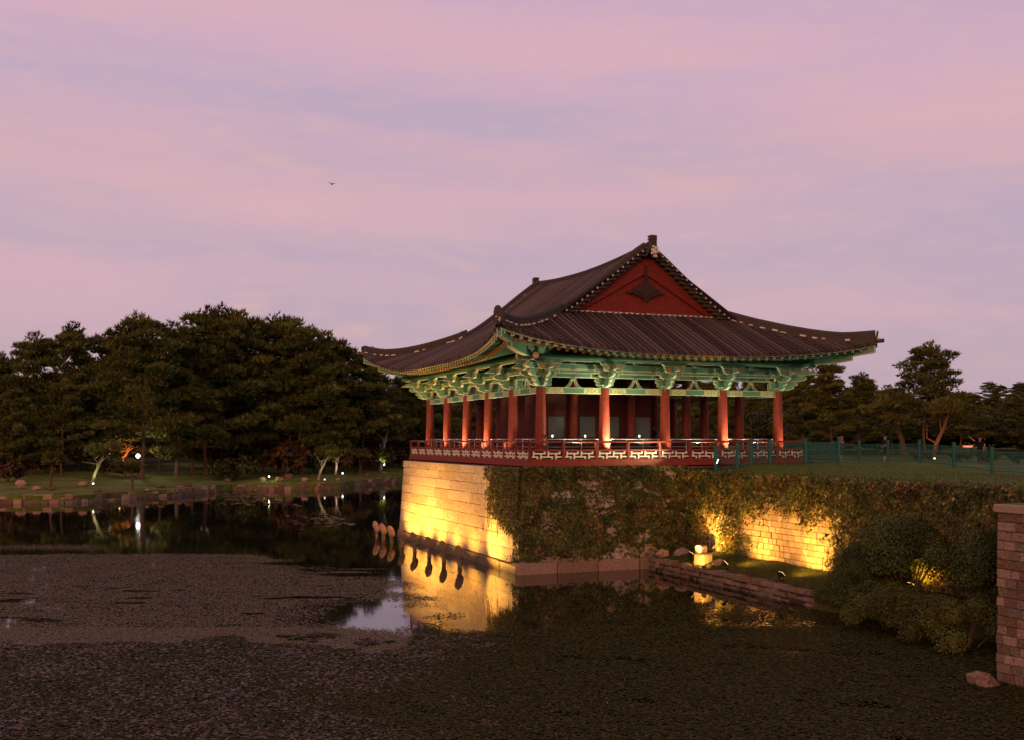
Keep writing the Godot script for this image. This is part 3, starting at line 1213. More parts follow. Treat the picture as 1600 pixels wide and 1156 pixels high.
func pavilion_frame(o: Node3D) -> void:
	var deck := new_mb()
	deck.box(Transform3D(Basis(), P(RW / 2, 4.93, SL / 2)), Vector3(RW + 1.9, 0.13, SL + 1.9))
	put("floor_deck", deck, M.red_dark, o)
	var cm := column_mesh(COLTOP - FLOOR + 0.02, 0.27, 0.21)
	for c in perimeter():
		inst("column", cm, o, Transform3D(Basis(Vector3.UP, rr(0, 6)), P(c.x, FLOOR - 0.01, c.y)))
	var stone := new_mb()
	stone.tube(PackedVector3Array([Vector3(0, -0.02, 0), Vector3(0, 0.05, 0), Vector3(0, 0.075, 0)]), PackedFloat32Array([0.40, 0.40, 0.35]), 20)
	var sm := mesh_of([[stone, M.mortar]])
	for c in perimeter():
		inst("column_base", sm, o, Transform3D(Basis(), P(c.x, FLOOR, c.y)))
	# tie beams and the two courses above them
	for side in 4:
		var along_r := side < 2
		var bays := 4 if along_r else 5
		var step := RW / 4 if along_r else SL / 5
		var bm := uv_beam(step - 0.42)
		for k in bays:
			var u := step * (k + 0.5)
			var at := P(u, 0, 0.0 if side == 0 else SL) if along_r else P(0.0 if side == 2 else RW, 0, u)
			var bs := Basis() if along_r else Basis(Vector3.UP, PI / 2)
			var up := Vector3(0, 1, 0)
			inst("tie_beam", bm, o, Transform3D(bs, at + up * 8.17))
			if side == 1 or side == 3:
				continue
			var g := new_mb()
			var p := new_mb()
			var t := Transform3D(bs, at)
			for q in [[8.90, 0.27, 0.0, 0.12], [9.24, 0.24, 0.0, 0.12], [9.01, 0.15, 0.42 if side == 0 else -0.42, 0.1]]:
				p.box(t * Transform3D(Basis(), Vector3(0, q[0], q[2])), Vector3(step, q[1], q[3]))
				g.box(t * Transform3D(Basis(), Vector3(0, q[0], q[2])), Vector3(step - 1.5, q[1] - 0.07, q[3] + 0.012))
				for sx in [-1, 1]:
					g.box(t * Transform3D(Basis(), Vector3(sx * (step / 2 - 0.35), q[0], q[2])), Vector3(0.66, q[1] - 0.07, q[3] + 0.012))
			for u2 in [-0.28, 0.0, 0.28]:
				block_so(g, p, t * Transform3D(Basis(), Vector3(u2 * step, 9.035, 0)))
			block_so(g, p, t * Transform3D(Basis(), Vector3(0, 9.36, 0)))
			stuff_named(mesh_of([[g, M.green], [p, M.pale]]), "upper_beam", o)
			# the splayed strut in the middle of the bay
			var sg := new_mb()
			var sp := new_mb()
			for sx in [-1.0, 1.0]:
				var leg := poly([[sx * 0.03, 8.66], [sx * 0.13, 8.66], [sx * 0.24, 8.47], [sx * 0.42, 8.315], [sx * 0.22, 8.315], [sx * 0.10, 8.47]])
				outlined(sg, sp, leg, t, 0.12, 0.022)
			block_so(sg, sp, t * Transform3D(Basis(), Vector3(0, 8.655, 0)))
			inst("splayed_strut", mesh_of([[sg, M.green], [sp, M.pale]]), o)
	# bracket sets over the columns of the two sides in view
	var g0 := new_mb()
	var p0 := new_mb()
	var o0 := new_mb()
	bracket_parts(g0, p0, o0, Transform3D(), false)
	var bracket := mesh_of([[g0, M.green], [p0, M.pale], [o0, M.orange]])
	for i in range(1, 4):
		inst("bracket", bracket, o, Transform3D(Basis(), P(RW / 4 * i, COLTOP, 0)))
	for j in range(1, 5):
		inst("bracket", bracket, o, Transform3D(Basis(Vector3.UP, -PI / 2), P(0, COLTOP, SL / 5 * j)))
	for c in [[0.0, 0.0, 0], [RW, 0.0, 1], [0.0, SL, 2]]:
		var g := new_mb()
		var p := new_mb()
		var r := new_mb()
		var turns: Array = [[0.0, -PI / 2], [0.0, PI / 2], [PI, -PI / 2]][c[2]]
		bracket_parts(g, p, r, Transform3D(Basis(Vector3.UP, turns[0]), Vector3.ZERO), false)
		bracket_parts(g, p, r, Transform3D(Basis(Vector3.UP, turns[1]), Vector3(0, 0.004, 0)), true)
		var diag := Basis(Vector3.UP, [-PI / 4, PI / 4, -PI * 0.75][c[2]])
		var arm := Basis(Vector3(0, 0, 1), Vector3.UP, Vector3(-1, 0, 0))
		for a in [poly([[-0.5, 0.06], [0.5, 0.04], [0.80, 0.14], [0.80, 0.24], [0.95, 0.30], [0.98, 0.40], [0.86, 0.452], [-0.5, 0.452]]), poly([[-0.6, 0.47], [0.9, 0.47], [1.25, 0.5], [1.42, 0.58], [1.42, 0.68], [1.3, 0.742], [-0.6, 0.742]]), poly([[-0.8, 0.77], [1.4, 0.77], [1.6, 0.80], [2.0, 0.82], [1.62, 1.0], [1.4, 1.042], [-0.8, 1.042]])]:
			outlined(g, p, a, Transform3D(diag * arm, Vector3.ZERO), 0.17)
		inst("bracket", mesh_of([[g, M.green], [p, M.pale], [r, M.orange]]), o, Transform3D(Basis(), P(c[0], COLTOP, c[1])))

func stuff_named(m: Mesh, called: String, o: Node3D) -> void:
	inst(called, m, o)

func pavilion_eaves(o: Node3D) -> void:
	# outer purlins with painted ends
	for side in 4:
		var b := new_mb()
		var low := new_mb()
		var span := SL if side % 2 == 0 else RW
		var a := side_pt(side, -0.9, -1.55, 9.60)
		var c := side_pt(side, -0.9, span + 1.55, 9.60)
		b.tube(PackedVector3Array([a, c]), PackedFloat32Array([0.15, 0.15]), 14)
		low.bar(side_pt(side, -0.9, -1.3, 9.435), side_pt(side, -0.9, span + 1.3, 9.435), 0.1, 0.045)
		inst("purlin", mesh_of([[b, M.green_dark], [low, M.pale]]), o)
		if side < 2:
			var d := new_mb()
			var e := new_mb()
			for q in [a, c]:
				var dir: Vector3 = (a - c).normalized() if q == a else (c - a).normalized()
				d.tube(PackedVector3Array([q - dir * 0.01, q + dir * 0.008]), PackedFloat32Array([0.152, 0.152]), 14)
				var x := Vector3.UP.cross(dir).normalized()
				for k in 9:
					var an := TAU * k / 9
					var pc: Vector3 = q + dir * 0.014 + (x * cos(an) + Vector3.UP * sin(an)) * 0.1
					e.box(Transform3D(Basis(x, Vector3.UP, dir), pc), Vector3(0.04, 0.04, 0.012))
				e.tube(PackedVector3Array([q, q + dir * 0.018]), PackedFloat32Array([0.04, 0.04]), 8)
			inst("purlin_end", mesh_of([[d, M.orange], [e, M.cream]]), o)
	# rafters: round ones below, square flying ones above, fanned towards the corners
	var round_b := new_mb()
	round_b.tube(PackedVector3Array([Vector3(0, 0, 0), Vector3(0, 0, 1)]), PackedFloat32Array([0.08, 0.09]), 8)
	var cap := new_mb()
	cap.tube(PackedVector3Array([Vector3(0, 0, 0.994), Vector3(0, 0, 1.006)]), PackedFloat32Array([0.094, 0.094]), 10)
	var dot := new_mb()
	dot.tube(PackedVector3Array([Vector3(0, 0, 1.0), Vector3(0, 0, 1.009)]), PackedFloat32Array([0.03, 0.03]), 6)
	var rafter := mesh_of([[round_b, M.green_dark], [cap, M.orange], [dot, M.pale]])
	var sq := new_mb()
	sq.box(Transform3D(Basis(), Vector3(0, 0, 0.5)), Vector3(0.125, 0.125, 1))
	var sqe := new_mb()
	sqe.box(Transform3D(Basis(), Vector3(0, 0, 1.0)), Vector3(0.13, 0.13, 0.016))
	var sqd := new_mb()
	sqd.box(Transform3D(Basis(), Vector3(0, 0, 1.0)), Vector3(0.06, 0.06, 0.024))
	var flying := mesh_of([[sq, M.green], [sqe, M.cream], [sqd, M.green_dark]])
	for side in 4:
		var span := SL if side % 2 == 0 else RW
		var n := int(round((span + 6.0) / 0.42))
		for k in n + 1:
			var u := lerpf(-3.05, span + 3.05, float(k) / n)
			var q := minf(u, span - u)
			var e := overhang(q)
			var xe := -(e - 0.72)
			var xf := -(e - 0.14)
			var pe := side_pt(side, xe, clampf(u, -2.62, span + 2.62), prof(xe) - lerpf(0.52, 0.42, flare(q)) + lift(xe, q, rise(side, u)))
			var pf := side_pt(side, xf, u, prof(xf) - 0.205 + lift(xf, q, rise(side, u)))
			# fan about a point inside the corner
			var us := u
			if q < 2.2:
				var f: float = (2.2 - 0.2) / (2.2 - xe)
				us = (2.2 + (u - 2.2) * f) if u < span / 2 else (span - 2.2 + (u - span + 2.2) * f)
			var ps := side_pt(side, 0.2, us, 10.17 + lift(0.2, q, rise(side, u)) * 0.9)
			var out_d := (pf - ps).normalized()
			var pm := pf - (pf - side_pt(side, 0.2, us, pf.y + OY)).normalized() * 1.25 + Vector3.UP * 0.17
			if side < 2:
				inst("rafter", rafter, o, along(ps, pe))
				inst("flying_rafter", flying, o, along(pm, pf))
	# soffit boards and the eave board with its pale edge
	for side in 2:
		var span := SL if side % 2 == 0 else RW
		var s := new_mb()
		var e := new_mb()
		var pale := new_mb()
		var prev := []
		for k in 61:
			var u := lerpf(-3.3, span + 3.3, k / 60.0)
			var q := minf(u, span - u)
			var oh := overhang(q)
			var cur := []
			cur.push_back(side_pt(side, minf(0.2, q), u, 10.32 + lift(0.2, q, rise(side, u))))
			cur.push_back(side_pt(side, -(oh - 0.72), u, prof(-(oh - 0.72)) - 0.42 + lift(-(oh - 0.72), q, rise(side, u))))
			cur.push_back(side_pt(side, -(oh - 0.72), u, prof(-(oh - 0.72)) - 0.22 + lift(-(oh - 0.72), q, rise(side, u))))
			cur.push_back(side_pt(side, -(oh - 0.1), u, prof(-(oh - 0.1)) - 0.10 + lift(-(oh - 0.1), q, rise(side, u))))
			cur.push_back(side_pt(side, -(oh - 0.06), u, prof(-(oh - 0.06)) - 0.115 + lift(-(oh - 0.06), q, rise(side, u))))
			if prev.size():
				for j in 3:
					s.quad(prev[j], cur[j], cur[j + 1], prev[j + 1], Vector3.DOWN)
				e.bar(prev[4] + Vector3.UP * 0.035, cur[4] + Vector3.UP * 0.03, 0.07, 0.05)
				pale.bar(prev[4], cur[4], 0.1, 0.025)
				pale.bar(prev[1] + Vector3.UP * 0.03, cur[1] + Vector3.UP * 0.03, 0.07, 0.05)
			prev = cur
		put("soffit", s, M.soffit, o)
		inst("eave_board", mesh_of([[e, M.green], [pale, M.pale]]), o)
	# hip rafters
	var corner_k := -1
	for c in [[0.0, 0.0, -1.0, -1.0], [RW, 0.0, 1.0, -1.0], [0.0, SL, -1.0, 1.0], [RW, SL, 1.0, 1.0]]:
		corner_k += 1
		for lvl in 2:
			var g := new_mb()
			var p := new_mb()
			var d0 := Vector3(c[2], 0, -c[3]).normalized()
			var reach := 2.55 if lvl == 0 else 3.3
			var ys: Array = [[10.12, 9.83, 9.72, 9.80, 9.92], [10.42, 10.10, 10.02, 10.13, 10.27]][lvl]
			var fr := [-0.8, 0.0, 0.5, 0.8, 1.0]
			var th := 0.17
			var top := []
			var bot := []
			var dk: float = ([1.24, 1.12, 1.72, 1.25][corner_k] - 1.14) * 0.9
			for k in 5:
				ys[k] += dk * clampf(fr[k] * reach / 3.3, 0, 1)
			for k in 5:
				top.push_back(Vector2(reach * fr[k] * sqrt(2.0), ys[k] + 0.16))
				bot.push_front(Vector2(reach * fr[k] * sqrt(2.0), ys[k] - th))
			var pl := PackedVector2Array(top + bot)
			var t := Transform3D(Basis(d0, Vector3.UP, d0.cross(Vector3.UP)), P(c[0], 0, c[1]))
			p.prism(pl, t, 0.24)
			for inner in Geometry2D.offset_polygon(pl, -0.035):
				g.prism(inner, t, 0.25)
			var endp := t * Vector3(reach * sqrt(2.0), ys[4], 0)
			g.box(Transform3D(t.basis, endp + d0 * 0.006), Vector3(0.02, 0.26, 0.17))
			inst("hip_rafter", mesh_of([[g, M.green], [p, M.pale]]), o)

func side_pt(side: int, x: float, u: float, y: float) -> Vector3:
	if side == 0:
		return P(x, y, u)
	if side == 1:
		return P(u, y, x)
	if side == 2:
		return P(RW - x, y, u)
	return P(u, y, SL - x)

func pavilion_roof(o: Node3D) -> void:
	var beds := new_mb()
	for side in 4:
		var b := bed(side)
		beds.v.append_array(b.v)
		beds.n.append_array(b.n)
	var roof := put("roof", beds, M.tile_bed, o)
	var far := new_mb()
	for side in 4:
		var span := SL if side % 2 == 0 else RW
		var n := int(round((span + 6.5) / 0.305))
		for k in n + 1:
			var b := tile_row(side, lerpf(-3.25, span + 3.25, float(k) / n))
			if b == null:
				continue
			if side < 2:
				put("tile_row", b, M.tile[rng.randi() % 4], roof)
			else:
				far.v.append_array(b.v)
				far.n.append_array(b.n)
	stuff(put("far_tile_rows", far, M.tile[1], roof))
	# main ridge
	var pts := []
	for k in 25:
		var u := lerpf(1.35, SL - 1.35, k / 24.0)
		pts.push_back(roof_pt(0, 6.5, u, -0.24))
	var b := new_mb()
	ridge(b, pts, 0.42, 5, 0.085)
	put("main_ridge", b, M.ridge, roof)
	# gable ridges and hip ridges
	var lumps := new_mb()
	var nz := FastNoiseLite.new()
	nz.frequency = 0.02
	for sr in [0, 1]:
		for ss in [0, 1]:
			var gp := []
			for k in 13:
				var x := lerpf(6.35, 1.55, k / 12.0)
				var pt := roof_pt(0 if sr == 0 else 2, x, 1.82 if ss == 0 else SL - 1.82, 0.02)
				gp.push_back(pt)
			var gb := new_mb()
			ridge(gb, gp, 0.36, 3, 0.09)
			put("gable_ridge", gb, M.ridge, roof)
			end_tile(roof, gp[12], gp[11], 0.42, 0.5)
			for k in 4:
				lumps.boulder(Transform3D(Basis().scaled(Vector3(0.07, 0.06, 0.07) * rr(0.6, 1.6)), gp[12] + Vector3(rr(-0.15, 0.15), rr(0.0, 0.3), rr(-0.2, 0.2)) + (gp[12] - gp[11]).normalized() * 0.1), nz, k * 9.0, 0.5, 6, 4)
			var hp := []
			for k in 15:
				var x := lerpf(1.75, -3.3, k / 14.0)
				var pt := roof_pt(0 if sr == 0 else 2, x, x if ss == 0 else SL - x, 0.10 + 0.12 * sstep(-2.0, -3.3, x))
				hp.push_back(pt)
			var hb := new_mb()
			ridge(hb, hp, 0.36, 4, 0.085)
			put("hip_ridge", hb, M.ridge, roof)
			mortar_dashes(lumps, hp, 0.19)
			mortar_dashes(lumps, gp, 0.19)
			end_tile(roof, hp[14], hp[13], 0.40, 0.62 if sr == 0 and ss == 0 else 0.40)
			var dd: Vector3 = (hp[14] - hp[13]).normalized()
			for k in 3:
				lumps.boulder(Transform3D(Basis().scaled(Vector3(0.07, 0.06, 0.07) * rr(0.6, 1.5)), hp[14] + Vector3(rr(-0.1, 0.1), rr(-0.1, 0.15), rr(-0.1, 0.1)) + dd * 0.1), nz, k * 9.0, 0.5, 6, 4)
			# corner tile below the ridge end
			var ct := new_mb()
			ct.tube(PackedVector3Array([hp[14] - dd * 0.5 + Vector3.DOWN * 0.13, hp[14] + dd * 0.42 + Vector3.DOWN * 0.10]), PackedFloat32Array([0.10, 0.10]), 10)
			put("corner_tile", ct, M.tile[2], roof)
	# ornaments on the ends of the main ridge
	for ss in [0, 1]:
		var e: Vector3 = pts[0] if ss == 0 else pts[24]
		var dir := 1.0 if ss == 0 else -1.0
		var shape := poly([[-0.30, 0.0], [0.34, 0.0], [0.34, 0.25], [0.30, 0.55], [0.33, 0.92], [0.30, 1.12], [0.16, 1.16], [0.12, 1.10], [0.0, 1.12], [-0.10, 1.16], [-0.20, 1.10], [-0.15, 1.02], [-0.06, 1.0], [-0.10, 0.9], [-0.2, 0.86], [-0.16, 0.78], [-0.05, 0.74], [-0.08, 0.55], [-0.2, 0.4]])
		var ob := new_mb()
		# u runs outwards along the ridge
		ob.prism(shape, Transform3D(Basis(Vector3(0, 0, dir), Vector3.UP, Vector3(-dir, 0, 0)), e + Vector3(0, 0.02, dir * 0.05)) * Transform3D(Basis.from_scale(Vector3(0.85, 0.64, 1)), Vector3.ZERO), 0.30)
		for k in 6:
			ob.box(Transform3D(Basis(), e + Vector3(0, 0.2 + 0.085 * k, dir * 0.33)), Vector3(0.22, 0.07, 0.06))
		put("ridge_ornament", ob, M.ridge, roof)
		for k in 9:
			lumps.boulder(Transform3D(Basis().scaled(Vector3(0.09, 0.07, 0.08) * rr(0.6, 1.5)), e + Vector3(rr(-0.18, 0.18), 0.14 - 0.055 * k, dir * rr(0.34, 0.46))), nz, k * 7.0, 0.5, 6, 4)
	put("mortar", lumps, M.mortar, roof)
	gable(o, 0)
	gable(o, 1)

# patches of pale mortar left along the foot of a ridge
func mortar_dashes(b: MB, pts: Array, half: float) -> void:
	for k in pts.size() - 1:
		for sx in [-1.0, 1.0]:
			if rng.randf() < 0.7:
				var d: Vector3 = pts[k + 1] - pts[k]
				var x := Vector3(d.z, 0, -d.x).normalized() * (half * float(sx) + 0.012 * float(sx))
				var a: Vector3 = pts[k] + d * rr(0.0, 0.4) + x + Vector3.UP * rr(0.0, 0.03)
				b.bar(a, a + d * rr(0.3, 0.6), 0.06, rr(0.04, 0.10))

func end_tile(roof: Node3D, e: Vector3, before: Vector3, w: float, h: float) -> void:
	var d := ((e - before) * Vector3(1, 0, 1)).normalized()
	var shape := mirrored([[w / 2, -0.05], [w / 2, h * 0.55], [w * 0.36, h * 0.85], [w * 0.14, h]])
	var b := new_mb()
	var up := (Vector3.UP + d * 0.18).normalized()
	var x := up.cross(d).normalized()
	b.prism(shape, Transform3D(Basis(x, up, x.cross(up)), e + d * 0.05), 0.07)
	put("end_tile", b, M.ridge, roof)

func gable(o: Node3D, ss: int) -> void:
	var flip := func(p: Vector3) -> Vector3: return p if ss == 0 else Vector3(p.x, p.y, -SL - p.z)
	var g := Node3D.new()
	g.name = "gable"
	o.add_child(g, true)
	var outz := 1.0 if ss == 0 else -1.0
	var base := 12.06
	# upright boards
	var n := 30
	for k in n:
		var r0 := lerpf(2.05, 10.95, float(k) / n)
		var r1 := lerpf(2.05, 10.95, float(k + 1) / n)
		var y0 := prof(minf(r0, RW - r0)) - 0.12
		var y1 := prof(minf(r1, RW - r1)) - 0.12
		if maxf(y0, y1) < base + 0.03:
			continue
		var b := new_mb()
		var a: Vector3 = flip.call(P(r0, base - 0.1, 2.05))
		var c: Vector3 = flip.call(P(r1, base - 0.1, 2.05))
		var d: Vector3 = flip.call(P(r1, maxf(y1, base), 2.05))
		var e: Vector3 = flip.call(P(r0, maxf(y0, base), 2.05))
		b.stone(a, c, d, e, Vector3(0, 0, outz), 0.04, 0.002, 0.008, rr(-0.004, 0.004))
		put("gable_board", b, M.gable, g)
	# wide barge boards following both slopes
	for sr in [0, 1]:
		var b := new_mb()
		var up := []
		var lo := []
		for k in 13:
			var x := lerpf(6.5, 2.02, k / 12.0)
			var hw := lerpf(1.0, 0.42, k / 12.0)
			up.push_back(Vector2(x if sr == 0 else RW - x, prof(x) + 0.05))
			lo.push_front(Vector2(x if sr == 0 else RW - x, maxf(prof(x) + 0.05 - hw, base - 0.02)))
		b.prism(PackedVector2Array(up + lo), Transform3D(Basis(), flip.call(P(0, OY, 1.95)) - Vector3(0, OY, 0)), 0.07)
		put("barge_board", b, M.gable, g)
		# short tiles laid across the verge, their round ends pale
		var tl := new_mb()
		var tl2 := new_mb()
		var ends := new_mb()
		for k in 17:
			var x := lerpf(6.35, 1.95, k / 16.0)
			var rx := x if sr == 0 else RW - x
			var yy := prof(x) + 0.34 * pow(6.9 / 7.0, 2.0) * sstep(2.0, 6.5, x)
			var p0: Vector3 = flip.call(P(rx, yy + 0.13, 1.95))
			var p1: Vector3 = flip.call(P(rx, yy + 0.03, 1.42))
			tl.tube(PackedVector3Array([p0, p1]), PackedFloat32Array([0.085, 0.09]), 8)
			ends.tube(PackedVector3Array([p1, p1 + (p1 - p0).normalized() * 0.02]), PackedFloat32Array([0.046, 0.044]), 8)
			var x2 := x - 0.14
			var ry := x2 if sr == 0 else RW - x2
			var yb := prof(x2) - 0.07 + 0.34 * sstep(2.0, 6.5, x2)
			tl2.box(Transform3D(Basis(), flip.call(P(ry, yb, 1.66))), Vector3(0.26, 0.05, 0.46))
			tl2.box(Transform3D(Basis(), flip.call(P(ry, yb - 0.13, 1.74))), Vector3(0.22, 0.14, 0.3))
		inst("verge_tiles", mesh_of([[tl, M.tile[2]], [tl2, M.ridge], [ends, M.mortar]]), g)
	# dark carved pendant under the peak
	var pend := mirrored([[0.0, 14.55], [0.06, 14.55], [0.07, 13.85], [0.22, 13.62], [0.42, 13.55], [0.62, 13.38], [0.92, 13.22], [1.18, 13.18], [0.92, 13.10], [0.70, 13.16], [0.62, 13.04], [0.40, 13.02], [0.30, 12.92], [0.16, 12.94], [0.10, 12.80], [0.0, 12.72]])
	var pb := new_mb()
	pb.prism(pend, Transform3D(Basis(), flip.call(P(RW / 2, OY, 1.88)) - Vector3(0, OY, 0)), 0.05)
	for k in 3:
		for sx in [-1.0, 1.0]:
			pb.bar(flip.call(P(RW / 2 + sx * 0.08, 12.86 + 0.14 * k, 1.84)), flip.call(P(RW / 2 + sx * (0.35 + 0.22 * k), 13.12 + 0.12 * k, 1.84)), 0.03, 0.04)
	put("pendant", pb, flat(lin(0.045, 0.02, 0.014), 0.8), g)
	# pale mortar line along the foot of the gable
	var ml := new_mb()
	for k in 44:
		var r0 := lerpf(2.2, 10.8, k / 44.0)
		var r1 := lerpf(2.2, 10.8, (k + 1) / 44.0)
		ml.bar(flip.call(P(r0, 12.115 + rr(-0.01, 0.01), 1.98)), flip.call(P(r1, 12.115 + rr(-0.01, 0.01), 1.98)), 0.14, rr(0.035, 0.075))
	put("mortar_line", ml, M.mortar, g)

func pavilion_railing(o: Node3D) -> void:
	var e := 0.924
	var post := new_mb()
	post.box(Transform3D(Basis(), Vector3(0, 0.40, 0)), Vector3(0.13, 0.80, 0.13), 0.012)
	var post_m := mesh_of([[post, M.red]])
	for side in 4:
		var rail := Node3D.new()
		rail.name = "railing"
		o.add_child(rail, true)
		var span := SL if side % 2 == 0 else RW
		var n := 12 if side % 2 == 0 else 9
		var step := (span + 2 * e) / n
		var tr := func(u: float, y: float, outx := 0.0) -> Vector3: return side_pt(side, -e - outx, u, y)
		var outw: Vector3 = (tr.call(0.0, 5.0, 1.0) - tr.call(0.0, 5.0))
		var alongw: Vector3 = (tr.call(1.0, 5.0) - tr.call(0.0, 5.0))
		var bs := Basis(alongw, Vector3.UP, alongw.cross(Vector3.UP))
		var b := new_mb()
		b.box(Transform3D(bs, tr.call(span / 2, 4.825, 0.03)), Vector3(span + 2 * e + 0.12, 0.29, 0.16), 0.015)
		put("floor_beam", b, M.red, rail)
		b = new_mb()
		b.box(Transform3D(bs, tr.call(span / 2, 4.99, 0.0)), Vector3(span + 2 * e, 0.045, 0.15), 0.01)
		b.box(Transform3D(bs, tr.call(span / 2, 5.40, 0.0)), Vector3(span + 2 * e, 0.085, 0.10), 0.01)
		put("middle_rail", b, M.red, rail)
		b = new_mb()
		b.tube(PackedVector3Array([tr.call(-e - 0.12, 5.79), tr.call(span + e + 0.12, 5.79)]), PackedFloat32Array([0.05, 0.05]), 10)
		put("top_rail", b, M.red, rail)
		# the fret, drawn on a panel 525 by 135 units
		var hb := [[80, 265, 245], [310, 500, 245], [50, 150, 300], [185, 385, 300], [420, 525, 300]]
		var vb := [[80, 210, 300], [255, 205, 250], [310, 210, 300], [490, 205, 250], [140, 300, 340], [195, 250, 340], [370, 300, 340], [430, 250, 340]]
		var f := new_mb()
		var kx := (step - 0.16) / 475.0
		var ky := 0.37 / 135.0
		for q in hb:
			f.box(Transform3D(Basis(), Vector3(((q[0] + q[1]) / 2.0 - 287.5) * kx, (272.5 - q[2]) * ky, 0)), Vector3((q[1] - q[0]) * kx, 0.062, 0.06))
		for q in vb:
			f.box(Transform3D(Basis(), Vector3((q[0] - 287.5) * kx, (272.5 - (q[1] + q[2]) / 2.0) * ky, 0.002)), Vector3(0.068, (q[2] - q[1]) * ky + 0.03, 0.057))
		var fm := mesh_of([[f, M.cream]])
		# deep red board behind the fret
		b = new_mb()
		b.box(Transform3D(bs, tr.call(span / 2, 5.185, -0.08)), Vector3(span + 2 * e - 0.2, 0.36, 0.03))
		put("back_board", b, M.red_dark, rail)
		for k in n + 1:
			if k < n or side == 1 or side == 3:
				inst("post", post_m, rail, Transform3D(bs, tr.call(-e + step * k, 4.99)))
			if k < n:
				inst("fret_panel", fm, rail, Transform3D(bs, tr.call(-e + step * (k + 0.5), 5.185)))
	# thin metal guard rail on the column line
	for side in 2:
		var bays := 5 if side == 0 else 4
		var step := SL / 5 if side == 0 else RW / 4
		for k in bays:
			var m := new_mb()
			var u0 := step * k + 0.32
			var u1 := step * (k + 1) - 0.32
			m.tube(PackedVector3Array([side_pt(side, 0, u0, 5.91), side_pt(side, 0, u1, 5.91)]), PackedFloat32Array([0.022, 0.022]), 6)
			m.tube(PackedVector3Array([side_pt(side, 0, u0, 5.55), side_pt(side, 0, u1, 5.55)]), PackedFloat32Array([0.014, 0.014]), 6)
			for j in 4:
				var u := lerpf(u0, u1, j / 3.0)
				m.tube(PackedVector3Array([side_pt(side, 0, u, FLOOR), side_pt(side, 0, u, 5.91)]), PackedFloat32Array([0.02, 0.02]), 6)
			put("guard_rail", m, M.metal, o)

func pavilion_inside(o: Node3D) -> void:
	var cm := column_mesh(4.4, 0.25, 0.21)
	for c in [[3.25, 3.46], [6.5, 3.46], [9.75, 3.46], [3.25, 6.92], [9.75, 6.92], [3.25, 10.38], [9.75, 10.38], [3.25, 13.84], [6.5, 13.84], [9.75, 13.84]]:
		inst("column", cm, o, Transform3D(Basis(), P(c[0], FLOOR - 0.01, c[1])))
	var ceil := new_mb()
	ceil.box(Transform3D(Basis(), P(RW / 2, 9.46, SL / 2)), Vector3(RW - 0.2, 0.08, SL - 0.2))
	for k in 5:
		ceil.box(Transform3D(Basis(), P(RW / 2, 9.25, SL / 5 * (k + 0.5))), Vector3(RW - 0.3, 0.32, 0.22))
	put("ceiling", ceil, M.green_dark, o)
	# the closed inner room: red board wall with grey display boards
	var wall := new_mb()
	wall.box(Transform3D(Basis(), P(4.8, 6.7, 3.62)), Vector3(5.9, 3.4, 0.1))
	wall.box(Transform3D(Basis(), P(1.85, 6.7, 7.0)), Vector3(0.1, 3.4, 6.8))
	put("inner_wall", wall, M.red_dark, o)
	var board := new_mb()
	board.box(Transform3D(Basis(), Vector3.ZERO), Vector3(0.86, 1.5, 0.06), 0.01)
	var bm := mesh_of([[board, M.board]])
	for r in [2.35, 4.05, 5.4, 7.2]:
		inst("display_board", bm, o, Transform3D(Basis(), P(r, 6.3, 3.53)))
	# low dark counters and two small fittings under the beams
	var cb := new_mb()
	for r in [2.0, 4.0, 5.6, 8.5]:
		cb.box(Transform3D(Basis(), P(r, 5.55, 2.4)), Vector3(1.3, 0.9, 0.5), 0.02)
	put("counter", cb, M.black, o)

# ------------------------------------------------------------------ plants
func leaf_mesh(l: float, w: float, fold: float) -> ArrayMesh:
	# a pointed leaf lying in x/z with its stalk at the origin, folded along the midrib
	var b := new_mb()
	var tip := Vector3(0, -0.12 * l, l)
	for sx in [-1.0, 1.0]:
		var a := Vector3(sx * w * 0.5, fold, l * 0.32)
		b.ftri(Vector3.ZERO, a, Vector3(0, 0, l * 0.5), Vector3.UP)
		b.ftri(a, tip, Vector3(0, 0, l * 0.5), Vector3.UP)
	return mesh_of([[b, M.ivy]])

func scatter(called: String, mesh: Mesh, xf: Array, cols: PackedColorArray, m: Material, parent: Node = self, t := Transform3D.IDENTITY) -> MultiMeshInstance3D:
	var mm := MultiMesh.new()
	mm.transform_format = MultiMesh.TRANSFORM_3D
	mm.use_colors = true
	mm.mesh = mesh
	mm.instance_count = xf.size()
	for i in xf.size():
		mm.set_instance_transform(i, xf[i])
		mm.set_instance_color(i, cols[i])
	var o := MultiMeshInstance3D.new()
	o.name = numbered(called) if parent == self else called
	o.multimesh = mm
	o.material_override = m
	o.transform = t
	parent.add_child(o, true)
	stuff(o)
	return o

func ivy_color(patch := 0.0) -> Color:
	var k := rng.randf() * 0.8 + 0.04 + patch * 0.4
	var c := Color(0.055, 0.072, 0.016)
	if k > 0.87:
		c = Color(0.12, 0.05, 0.015)
	elif k > 0.62:
		c = Color(0.15, 0.105, 0.028)
	elif k > 0.35:
		c = Color(0.072, 0.080, 0.019)
	return c * rr(0.55, 1.5)

func ivy_leaf_tf(p: Vector3, nrm: Vector3, size: float) -> Transform3D:
	# leaves hang: stalk up, tip down and outwards
	var z := (Vector3.DOWN * rr(0.4, 1.0) + nrm * rr(0.1, 0.7) + rv() * 0.5).normalized()
	var y := (nrm + rv() * 0.45 + Vector3.UP * 0.25).normalized()
	var x := y.cross(z).normalized()
	return Transform3D(Basis(x, z.cross(x), z) * size, p)

